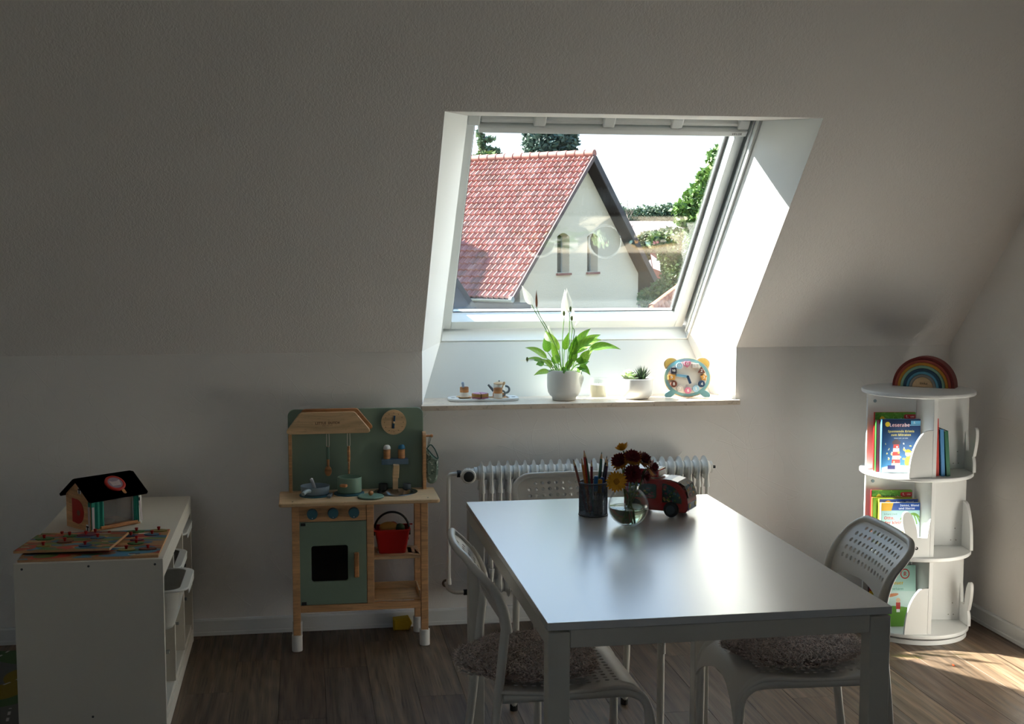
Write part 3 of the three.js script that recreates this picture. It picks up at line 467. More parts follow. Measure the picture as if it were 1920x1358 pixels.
// ---------------------------------------------------------------- ribbed radiator with its pipes
{
  const N = 27, x0 = .4575, dx = .03435, paint = mat('#e3e2dd', .35);
  const t = thing('radiator', 'white cast ribbed column radiator on the wall below the window niche', 'radiator', [.905, .11, .115]);
  const hub = (y, s) => lathe([[.0, -.0172], [.0255, -.0172], [.0262, -.012], [.028, -.0085], [.0315, -.005], [.038, -.002], [.0465, -.0004], [.0465, .0004], [.038, .002], [.0315, .005], [.028, .0085], [.0262, .012], [.0255, .0172], [0, .0172]].map(([r, a]) => [r, a]), 0, 0, 0, 28).applyMatrix4(new THREE.Matrix4().makeRotationZ(PI / 2)).applyMatrix4(new THREE.Matrix4().makeScale(1, 1, 1.22)).translate(0, y, 0);
  const col = (z) => at(new THREE.CylinderGeometry(1, 1, .46, 12, 1), 0, .407, z, 0, 0, 0, [.0062, 1, .0135]);
  const flare = (y, z, up) => at(new THREE.CylinderGeometry(up ? .0115 : .0062, up ? .0062 : .0115, .05, 12, 1), 0, y, z, 0, 0, 0, [1, 1, 1.6]);
  const sec = keep([hub(.6255, 1), hub(.182, -1), col(.036), col(-.036), flare(.58, .036, false), flare(.58, -.036, false), flare(.232, .036, true), flare(.232, -.036, true)], false);
  for (let i = 0; i < N; i++) { const m = obj('radiator_section', sec, paint, t, { uv: false }); m.position.set(x0 + i * dx - .905, -.11, 0); }
  const e = (n, g, m, p = t) => obj(n, g.map(q => q.translate(-.905, -.11, -.115)), m, p);
  e('end_cap', [cyl(.024, .024, .012, x0 - .0235, .6255, .115, 24, 0, 0, PI / 2), cyl(.019, .019, .012, x0 - .0355, .6255, .115, 24, 0, 0, PI / 2)], paint);
  e('end_cap', [cyl(.024, .024, .012, x0 + (N - 1) * dx + .0235, .6255, .115, 24, 0, 0, PI / 2)], paint); e('air_vent', [cyl(.006, .006, .016, x0 + (N - 1) * dx + .0375, .6255, .115, 16, 0, 0, PI / 2)], matteBlack);
  for (const x of [.62, 1.2]) { e('bracket', [span(x - .008, x + .008, .50, .525, .0015, .0895, .001)], paint); e('bracket', [span(x - .008, x + .008, .24, .262, .0015, .0895, .001)], paint); }
  const v = thing('radiator_valve', 'thermostatic valve with ribbed white ring and black cap left of the radiator', 'valve', [.3995, .6255, .115]);
  obj('body', [cyl(.012, .012, .05, -.012, 0, 0, 20, 0, 0, PI / 2), cyl(.0145, .0145, .014, -.03, 0, 0, 6, 0, 0, PI / 2), cyl(.013, .013, .016, .006, 0, 0, 6, 0, 0, PI / 2), cyl(.0125, .0125, .03, 0, 0, .018, 20, PI / 2)], matteBlack, v);
  const ring = [lathe([[.0, -.018], [.024, -.018], [.0275, -.012], [.0275, .016], [.0245, .018], [0, .018]], 0, 0, 0, 40).rotateX(PI / 2).translate(0, 0, .05)]; for (let i = 0; i < 32; i++) { const a = i / 32 * 2 * PI; ring.push(rb(.0022, .0035, .03, .0008, .0282 * Math.cos(a), .0282 * Math.sin(a), .05, 0, 0, a - PI / 2, 1)); }
  obj('ring', ring, mat('#e2dfd6', .45), v); obj('cap', [lathe([[0, 0], [.02, 0], [.0205, .002], [.0195, .006], [.016, .0075], [0, .0085]], 0, 0, 0, 40).rotateX(PI / 2).translate(0, 0, .0682)], matteBlack, v);
  const p = thing('radiator_pipe', 'thin white heating pipe running down the wall left of the radiator', 'pipe', [.333, .1, .1]);
  obj('pipe', [pipe([[.03, .5255, .015], [-.004, .5255, .015], [-.004, .095, .015]], .0078, .022, 50, 12), lathe([[.0105, 0], [.0095, .022], [.0078, .024]], -.004, .092, .015, 16)], mat('#e6e4df', .4), p, { uv: false });
  const r = thing('radiator_return', 'short white return pipe with black fitting low on the wall left of the radiator', 'pipe', [.36, .155, .09]);
  obj('pipe', [pipe([[-.03, .012, -.085], [-.03, .012, .0], [-.008, .002, .02], [.035, .002, .02]], .0075, .02, 40, 12)], mat('#cfc8bd', .45), r, { uv: false }); obj('rosette', [cyl(.016, .016, .004, -.03, .012, -.0866, 20, PI / 2)], mat('#7d6a5c', .5), r); obj('fitting', [cyl(.0115, .0115, .03, .042, .002, .02, 6, 0, 0, PI / 2), cyl(.009, .009, .05, .06, .018, .022, 14, 0, 0, .4)], matteBlack, r);
}
// ---------------------------------------------------------------- storage cabinet with trays
{
  const X0 = -1.075, X1 = -.643, Z0 = .062, Z1 = 1.043, Y = .5598, fo = phys('#ebe4d6', .4);
  const t = thing('storage_cabinet', 'white low storage cabinet with pull-out trays at the left, its end towards the room', 'cabinet', [(X0 + X1) / 2, 0, (Z0 + Z1) / 2]);
  const o = (n, g, m = fo, p = t) => obj(n, g, m, p, { world: true }); const S = span;
  const near = o('side_panel', [S(X0, X1, 0, Y, Z1 - .019, Z1, .002)]); o('side_panel', [S(X0, X1, 0, Y, Z0, Z0 + .019, .002)]);
  for (const [x, y] of [[-1.051, .543], [-.86, .545], [-.667, .5435], [-.86, .08]]) { const g = cyl(.0036, .0036, .0012, x, y, Z1 + .0001, 12, PI / 2).translate(-(X0 + X1) / 2, 0, -(Z0 + Z1) / 2); obj('screw', [g], mat('#55524d', .5), near); }
  o('top_panel', [S(X0, X1, Y - .019, Y, Z0 + .0192, Z1 - .0192, .001)]); o('bottom_panel', [S(X0, X1 - .006, .05, .069, Z0 + .0192, Z1 - .0192, .001)]); o('plinth', [S(X1 - .02, X1 - .001, .001, .0495, Z0 + .0192, Z1 - .0192, .001)]);
  o('header', [S(X1 - .018, X1 - .0005, Y - .062, Y - .0195, Z0 + .0192, Z1 - .0192, .001)]); o('back_panel', [S(X0 + .001, X0 + .005, .07, Y - .02, Z0 + .0192, Z1 - .0192, .0005)]);
  const bays = [[Z0 + .019, .379], [.395, .703], [.719, Z1 - .019]];
  o('divider', [S(X0 + .006, X1 - .002, .0692, Y - .0622, .379, .395, .001)]); o('divider', [S(X0 + .006, X1 - .002, .0692, Y - .0622, .703, .719, .001)]);
  const clear = phys('#eef2f2', .25, { transmission: .75, thickness: 0 });
  for (const [a, b] of bays) for (const y of [.17, .30, .42]) for (const z of [a + .004, b - .004]) o('runner', [rb(.36, .012, .007, .002, X1 - .2, y, z)], clear);
  // trays
  const bin = (label, z0, z1, y0, h, xo, color) => {
    const w = z1 - z0, d = .41, bt = thing('storage_bin', label, 'storage bin', [X1 + xo - d / 2, y0, (z0 + z1) / 2]);
    const m = new THREE.MeshPhysicalMaterial({ color, roughness: .45, side: THREE.DoubleSide }), lp = (hx, hz, y, r) => roundRect(-hx, -hz, hx, hz, r).getPoints(6).map(p => V(p.x, y, p.y));
    const lvl = [[d / 2 - .045, w / 2 - .022, .0, .04], [d / 2 - .04, w / 2 - .018, .008, .045], [d / 2 - .026, w / 2 - .011, h * .55, .05], [d / 2 - .02, w / 2 - .008, h, .055]], tri = [];
    for (let k = 0; k < lvl.length - 1; k++) { const A = lp(...lvl[k].slice(0, 2), lvl[k][2], lvl[k][3]), B = lp(...lvl[k + 1].slice(0, 2), lvl[k + 1][2], lvl[k + 1][3]); for (let i = 0; i < A.length - 1; i++) { if (A[i].distanceTo(A[i + 1]) < 1e-7) continue; tri.push([A[i], B[i], B[i + 1], A[i + 1]].map(v => [v.x, v.y, v.z])); } }
    const fl = tri.map(q => poly(q, [[0, 1, 2, 3]])); fl.push(new THREE.ShapeGeometry(roundRect(-lvl[0][0], -lvl[0][1], lvl[0][0], lvl[0][1], .04)).rotateX(-PI / 2));
    obj('body', fl, m, bt);
    const outer = roundRect(-d / 2, -w / 2 + .004, d / 2 + .006, w / 2 - .004, .05); hole(outer, roundRect(-d / 2 + .022, -w / 2 + .013, d / 2 - .021, w / 2 - .013, .04).getPoints(6).map(p => [p.x, p.y]).reverse());
    obj('lip', [at(ext(outer, .007, .002), 0, h - .002, 0, -PI / 2, 0, 0), rb(.006, .02, w - .12, .002, d / 2 + .003, h - .009, 0)], m, bt); return bt;
  };
  bin('large white plastic tray pulled out of the nearest bay of the storage cabinet', .722, 1.021, .325, .122, .062, '#dedbd2');
  bin('white plastic tray pushed back into the middle bay of the storage cabinet', .398, .700, .335, .1, .012, '#e2e0d8');
  bin('white plastic tray in the far bay of the storage cabinet, next to the wall', .084, .376, .375, .1, .004, '#d6d6d2');
}
// ---------------------------------------------------------------- revolving bookcase
const BK = [2.127, 0, .358], BT = Math.atan2(-.445, .895);   // turn so that local +z looks at the camera
{
  const t = thing('bookcase', 'white round revolving bookcase with rabbit shaped book stops in the right corner', 'bookcase', BK, 0);
  const wm = phys('#e8e9e8', .42), R = .2125, P = .198;
  obj('base', [cyl(.205, .205, .017, 0, .0095, 0, 72), cyl(.12, .12, .006, 0, .021, 0, 40)], wm, t);
  const levels = [.040, .337, .640, .953];
  for (const y of levels) obj('disc', [lathe([[0, -.016], [R - .003, -.016], [R, -.013], [R, -.003], [R - .003, 0], [0, 0]], 0, y, 0, 80)], wm, t);
  const th = BT + .33;                              // direction of the panel that points to the room, swung to the right
  for (let k = 0; k < 3; k++) for (let j = 0; j < 4; j++) {
    const y0 = levels[k] + .0003, y1 = levels[k + 1] - .0163, a = th + j * PI / 2; // panel along local z, turned about y
    const g = rb(.0145, y1 - y0, P - .0085, .001, 0, (y0 + y1) / 2, .0085 + (P - .0085) / 2, 0, 0, 0, 1); g.rotateY(a); obj('panel', [g], wm, t);
    // book stop at the outer end of the panel, square to it
    const ear = (j + k) % 2 === 1, h = ear ? .172 : .178, s = new THREE.Shape(), w = .088;
    if (ear) { s.moveTo(0, 0); s.lineTo(w, 0); s.bezierCurveTo(w + .002, .03, w + .0, .045, w - .012, .058); s.lineTo(w - .004, .062); s.bezierCurveTo(w + .012, .1, w + .022, .13, w + .018, .16); s.bezierCurveTo(w + .014, .178, w - .004, .178, w - .014, .165); s.bezierCurveTo(w - .03, .142, w - .04, .105, w - .042, .075); s.lineTo(.012, .0745); s.bezierCurveTo(.009, .1, .005, .13, .0, .15); s.lineTo(0, 0); }
    else { s.moveTo(0, 0); s.lineTo(w, 0); s.bezierCurveTo(w - .002, .05, w - .006, .12, .035, h * .96); s.bezierCurveTo(.02, h * 1.01, .006, h, 0, h); s.lineTo(0, 0); }
    const q = ext(s, .0125, .0012, 10); q.translate(0, y0, 0); q.applyMatrix4(new THREE.Matrix4().makeScale(-1, 1, 1));
    const f = flat(q); { const p = f.attributes.position.array; for (let i = 0; i < p.length; i += 9) for (let c = 0; c < 3; c++) { const v = p[i + 3 + c]; p[i + 3 + c] = p[i + 6 + c]; p[i + 6 + c] = v; } f.computeVertexNormals(); }
    f.translate(-.0075, 0, P - .0125); f.rotateY(a);
    if (j === 3) { obj('cam_cap', [cyl(.0065, .0065, .0014, .0076, y1 - .03, P - .028, 18, 0, 0, PI / 2).rotateY(a)], mat('#8fa3ad', .4, { metalness: .4 }), t); continue; }
    const st = obj('book_stop', [f], wm, t);
    if (ear && j === 0) { const e = [cyl(.0062, .0062, .0012, -.058, y0 + .035, P + .0003, 18, PI / 2)], hl = [cyl(.0022, .0022, .0012, -.06, y0 + .037, P + .0009, 10, PI / 2)]; e[0].rotateY(a); hl[0].rotateY(a); obj('eye', e, matteBlack, st); obj('eye_glint', hl, white, st); }
    const sc = []; if (j === 1) { for (const [zz, yy] of [[P - .035, .022], [P - .055, .022], [P - .04, .068]]) sc.push(cyl(.0021, .0021, .0008, -.0077, y0 + yy, zz, 8, 0, 0, PI / 2)); for (const g2 of sc) g2.rotateY(a); obj('screw_hole', sc, mat('#8b8880', .6), st).userData.kind = 'stuff'; }
  }
}
// ---------------------------------------------------------------- picture books
{
  const th = BT + .33;
  const cover = (w, h, draw) => mat('#ffffff', .35, { map: canvasTex(w, h, draw) });
  const F = (g, s, x, y, px, c, w = 'bold', al = 'left') => { g.font = `${w} ${px}px sans-serif`; g.fillStyle = c; g.textAlign = al; g.fillText(s, x, y); };
  const C = {
    mystery: cover(380, 512, (g, w, h) => { // night scene with a striped lighthouse
      const gr = g.createLinearGradient(0, 0, 0, h); gr.addColorStop(0, '#12284e'); gr.addColorStop(.55, '#1f5c98'); gr.addColorStop(1, '#4f9fd0'); g.fillStyle = gr; g.fillRect(0, 0, w, h);
      g.fillStyle = '#8fd0ee'; g.fillRect(230, 52, 150, 8); g.fillStyle = '#6fb8e0'; g.fillRect(285, 14, 95, 34); F(g, '2.', 310, 41, 26, '#fff');
      g.fillStyle = '#f2d23a'; g.beginPath(); g.arc(56, 48, 24, 0, 7); g.fill(); F(g, 'Leserabe', 74, 72, 46, '#f3f3f5'); g.strokeStyle = '#c6485c'; g.lineWidth = 2; g.strokeText('Leserabe', 74, 72);
      F(g, 'Spannende Krimis', 190, 126, 30, '#f0df7a', 'bold', 'center'); F(g, 'zum Mitraten', 190, 160, 30, '#f0df7a', 'bold', 'center'); F(g, 'Fabian Lenk · Jan Saße', 190, 186, 14, '#e8eef5', 'normal', 'center');
      for (let i = 0; i < 6; i++) { g.fillStyle = i % 2 ? '#e9e4e0' : '#d1423c'; g.beginPath(); g.moveTo(118 - i * 3, 240 + i * 36); g.lineTo(172 + i * 3, 240 + i * 36); g.lineTo(175 + i * 3, 276 + i * 36); g.lineTo(115 - i * 3, 276 + i * 36); g.fill(); }
      g.fillStyle = '#50424e'; g.fillRect(106, 214, 78, 26); g.beginPath(); g.moveTo(104, 214); g.lineTo(145, 186); g.lineTo(186, 214); g.fill();
      reseed(3); for (let i = 0; i < 26; i++) { g.fillStyle = ['#f4e8a0', '#e9f2fa', '#f6d860'][i % 3]; g.beginPath(); g.ellipse(rr(20, 360), rr(230, 420), rr(4, 14), rr(3, 10), rr(0, 3), 0, 7); g.fill(); }
      g.fillStyle = '#e8c62e'; g.beginPath(); g.ellipse(278, 400, 46, 60, .3, 0, 7); g.fill(); g.fillStyle = '#f0c9a4'; g.beginPath(); g.arc(262, 330, 28, 0, 7); g.fill(); g.fillStyle = '#e5b21e'; g.beginPath(); g.arc(262, 318, 30, PI, 0); g.fill();
      g.fillStyle = '#cfe6f2'; g.beginPath(); g.ellipse(180, 500, 220, 60, 0, 0, 7); g.fill(); g.fillStyle = '#2c2a6e'; g.fillRect(64, 440, 74, 40); g.fillStyle = '#fff'; g.fillRect(60, 478, 84, 10);
    }),
    green: cover(380, 512, (g, w, h) => { g.fillStyle = '#5d9a34'; g.fillRect(0, 0, w, h); reseed(8); for (let i = 0; i < 120; i++) { g.fillStyle = ['#78b347', '#4d8629', '#8cc05a'][i % 3]; g.beginPath(); g.ellipse(rr(0, w), rr(0, h), rr(6, 26), rr(3, 9), rr(0, 3), 0, 7); g.fill(); } g.fillStyle = '#b0202a'; g.beginPath(); g.roundRect(270, 18, 120, 40, 18); g.fill(); F(g, '1.', 288, 48, 30, '#fff'); F(g, 'LESE', 332, 45, 16, '#fff'); g.fillStyle = '#f2d23a'; g.beginPath(); g.arc(70, 58, 24, 0, 7); g.fill(); F(g, 'Leserabe', 92, 84, 46, '#7c1a2a'); g.strokeStyle = '#f4f0e6'; g.lineWidth = 2; g.strokeText('Leserabe', 92, 84); }),
    pirate: cover(380, 512, (g, w, h) => {
      const gr = g.createLinearGradient(0, 0, 0, h); gr.addColorStop(0, '#a9d4d6'); gr.addColorStop(1, '#cfe6dc'); g.fillStyle = gr; g.fillRect(0, 0, w, h); g.fillStyle = '#2450a4'; g.fillRect(0, 0, w, 80); g.fillStyle = '#f0b41c'; g.beginPath(); g.moveTo(0, 0); g.lineTo(120, 0); g.lineTo(100, 84); g.lineTo(0, 84); g.fill();
      F(g, 'Sonne, Mond', 372, 38, 30, '#eef2f8', 'bold', 'right'); F(g, 'und Sterne', 330, 70, 30, '#eef2f8', 'bold', 'right'); F(g, '★', 336, 72, 40, '#f3c93a'); F(g, '☾', 150, 60, 48, '#f3c93a');
      F(g, 'Erhard Dietl', 30, 128, 24, '#5c7376', 'normal'); F(g, 'Otto,', 30, 176, 42, '#e2423a'); F(g, 'der kleine', 30, 226, 42, '#e2423a'); F(g, 'Pirat', 30, 276, 42, '#e2423a');
      g.strokeStyle = '#6f9c3e'; g.lineWidth = 12; for (let i = 0; i < 14; i++) { g.beginPath(); g.moveTo(290, 118); g.quadraticCurveTo(290 + Math.cos(i * .45) * 60, 90 + i * 3, 290 + Math.cos(i * .45) * 100, 130 + Math.sin(i * .45) * 60 + 50); g.stroke(); }
      g.fillStyle = '#f0c09a'; g.beginPath(); g.arc(250, 350, 40, 0, 7); g.fill(); g.fillStyle = '#f0c22e'; g.fillRect(212, 304, 76, 26); g.fillStyle = '#e2562e'; g.beginPath(); g.ellipse(250, 430, 62, 46, 0, 0, 7); g.fill(); g.fillStyle = '#7fb4c4'; g.beginPath(); g.ellipse(150, 440, 60, 34, .2, 0, 7); g.fill(); g.fillStyle = '#3a4a50'; g.beginPath(); g.ellipse(128, 372, 16, 9, 0, 0, 7); g.fill(); g.fillStyle = '#d79a58'; g.fillRect(0, 480, w, 32);
    }),
    moon: cover(380, 512, (g, w, h) => { g.fillStyle = '#c8dccf'; g.fillRect(0, 0, w, h); g.fillStyle = '#23499a'; g.fillRect(0, 0, w, 64); g.fillStyle = '#f0b41c'; g.beginPath(); g.arc(88, 50, 36, 0, 7); g.fill(); F(g, 'Sonne, Mond', 250, 42, 28, '#e3e8f2', 'bold', 'center'); F(g, '★', 336, 48, 34, '#e8d9a0'); }),
    blueDie: cover(300, 400, (g, w, h) => { g.fillStyle = '#9cc4e0'; g.fillRect(0, 0, w, h); F(g, 'die Maus', 120, 190, 46, '#dc4a3c', 'normal'); for (let i = 0; i < 12; i++) { g.fillStyle = i % 2 ? '#c72a22' : '#f0c51e'; g.fillRect(0, i * 34, 34, 34); } }),
    meadow: cover(380, 512, (g, w, h) => { g.fillStyle = '#b8e2d6'; g.fillRect(0, 0, w, h); g.fillStyle = '#d7efe8'; g.fillRect(0, 215, w, 140); g.fillStyle = '#6ca23a'; g.beginPath(); g.moveTo(0, 350); g.quadraticCurveTo(190, 320, w, 370); g.lineTo(w, h); g.lineTo(0, h); g.fill(); g.strokeStyle = '#d03a30'; g.lineWidth = 9; g.beginPath(); g.arc(280, 70, 38, 0, 7); g.stroke(); F(g, 'R', 265, 88, 48, '#d03a30'); F(g, 'Abenteuer', 60, 160, 40, '#e0c22a', 'bold'); F(g, 'Bücherbären', 190, 205, 26, '#2e8a6e', 'normal', 'center'); g.fillStyle = '#e08a50'; g.beginPath(); g.ellipse(150, 250, 70, 14, -.15, 0, 7); g.fill(); g.fillStyle = '#c8342e'; g.fillRect(60, 236, 50, 34); g.fillRect(196, 310, 40, 56); g.fillStyle = '#f0c9a4'; g.beginPath(); g.arc(216, 292, 20, 0, 7); g.fill(); g.fillStyle = '#fff'; g.fillRect(200, 366, 32, 26); }),
  };
  // a book in the frame of the stand: its back leans on a panel; f(x along the panel from its foot, y, out from the panel)
  const page = mat('#eee9dc', .8);
  function book(label, w, h, d, spine, front, pos, turn, lean = 0, roll = 0) { // local: cover faces +z, spine at -x, base at y 0
    const t = thing('book', label, 'book', pos, turn); t.rotation.order = 'YXZ'; t.rotation.x = lean; t.rotation.z = roll;
    obj('pages', [span(-w / 2 + .002, w / 2 - .003, .003, h - .003, -d / 2 + .0016, d / 2 - .0016, .0004)], page, t);
    obj('spine', [span(-w / 2 - .001, -w / 2 + .0016, 0, h, -d / 2, d / 2, .001)], spine, t);
    const cg = flat(span(-w / 2 + .0018, w / 2, 0, h, d / 2 - .0014, d / 2, .0004)), uv = cg.attributes.uv, p = cg.attributes.position; for (let i = 0; i < uv.count; i++) uv.setXY(i, (p.getX(i) + w / 2) / w, p.getY(i) / h); cg.userData.ready = true;
    obj('front_cover', cg, front, t, { uv: false });
    obj('back_cover', [span(-w / 2 + .0018, w / 2, 0, h, -d / 2, -d / 2 + .0014, .0004)], spine, t); return t;
  }
  // left compartment lies between the panel to the left (j=3, direction th - 90 deg) and the front one (j=0)
  const u = V(Math.sin(th), 0, Math.cos(th)), l = V(-Math.cos(th), 0, Math.sin(th)); // u: towards the room, l: to the left
  const spot = (left, out, y) => { const p = V(...BK).addScaledVector(l, left).addScaledVector(u, out); return [p.x, y, p.z]; };
  const lv = [.0403, .3373, .6403].map(y => y + .0004);
  const col = (c) => mat(c, .4);
  // top level
  book('green hardback with red spine behind the blue one on the top level', .158, .226, .012, col('#b81f1c'), C.green, spot(.102, .043, lv[2]), th, -.02);
  book('thin red and green hardback wedged between the two larger books on the top level', .150, .2, .012, col('#3e8c3a'), col('#b3261e'), spot(.104, .0605, lv[2]), th, -.02, .005);
  book('dark blue picture book with a lighthouse on its cover, top level of the bookcase', .148, .205, .016, col('#5aa7d8'), C.mystery, spot(.092, .083, lv[2]), th, -.02, 0);
  // right compartment of the top level: books standing along the front panel, seen from their spines
  const rt = (right, out, y) => { const p = V(...BK).addScaledVector(l, -right).addScaledVector(u, out); return [p.x, y, p.z]; };
  book('tall orange red book leaning against the middle panel on the top level', .135, .218, .012, col('#c8321f'), col('#d4562a'), rt(.026, .095, lv[2]), th + PI / 2, -.04);
  book('slim light blue book leaning beside the orange red one on the top level', .14, .178, .014, col('#4d92cc'), col('#2f6ea8'), rt(.0455, .098, lv[2]), th + PI / 2, -.06);
  book('dark green book leaning outermost in the right half of the top level', .135, .172, .0145, col('#1f6b48'), col('#1d5f43'), rt(.0655, .1, lv[2]), th + PI / 2, -.08);
  // middle level
  book('green hardback with red tag at the back of the middle level of the bookcase', .158, .226, .012, col('#7a1c22'), C.green, spot(.105, .038, lv[1]), th, -.02);
  book('orange spined picture book on the middle level, behind the two with blue bands', .152, .2, .01, col('#e0703a'), col('#6fae3c'), spot(.108, .052, lv[1]), th, -.02);
  book('picture book with blue band half hidden behind the pirate book, middle level', .150, .197, .012, col('#e9c93a'), C.moon, spot(.088, .068, lv[1]), th, -.02);
  book('pale turquoise pirate picture book in front on the middle level of the bookcase', .150, .186, .014, col('#e8e6d8'), C.pirate, spot(.086, .0855, lv[1]), th, -.02);
  // bottom level
  book('light blue picture book with red and yellow striped spine on the bottom level', .165, .195, .012, col('#4a3a34'), C.blueDie, spot(.105, .05, lv[0]), th, -.04);
  book('mint green picture book with a meadow on its cover on the bottom level', .16, .235, .014, col('#8cc9bc'), C.meadow, spot(.094, .087, lv[0]), th, -.1);
}
// ---------------------------------------------------------------- wooden rainbow on the bookcase
{
  const cols = ['#7a2420', '#a4493c', '#c58a2a', '#8fb8a0', '#274a60', '#5a9ab8', '#9a948c'], names = ['dark red', 'brick red', 'ochre', 'mint green', 'navy blue', 'sky blue', 'warm grey'];
  const R0 = .118, dR = .0112, pos = [2.185, .9532, .292], turn = -.68;
  cols.forEach((c, i) => {
    const t = thing('rainbow_arch', `${names[i]} wooden arch of the stacking rainbow on top of the bookcase`, 'toy arch', pos, turn, undefined); const ro = R0 - i * dR, ri = ro - dR + .0006, s = new THREE.Shape();
    s.moveTo(ro, 0); s.absarc(0, 0, ro, 0, PI, false); s.lineTo(-ri, 0); s.absarc(0, 0, ri, PI, 0, true); s.lineTo(ro, 0);
    const off = [0, -.012, -.004, .001, .008, .003, -.001][i]; obj('arch', [ext(s, .07, .002, 40).translate(0, .0001, -.035 + off * .4 + (i === 0 ? -.01 : 0))], mat(c, .55), t);
  });
  const t = thing('rainbow_core', 'small natural wood half round in the middle of the rainbow on the bookcase', 'toy arch', pos, turn); const r = R0 - 7 * dR, s = new THREE.Shape(); s.moveTo(r, 0); s.absarc(0, 0, r, 0, PI, false); s.lineTo(r, 0);
  obj('half_round', [ext(s, .07, .002, 30).translate(0, .0001, -.035)], W.pale, t); obj('lettering', [at(letters('tinka', .0085, .0003), .004, .016, .0351)], mat('#54402c', .7), t);
}
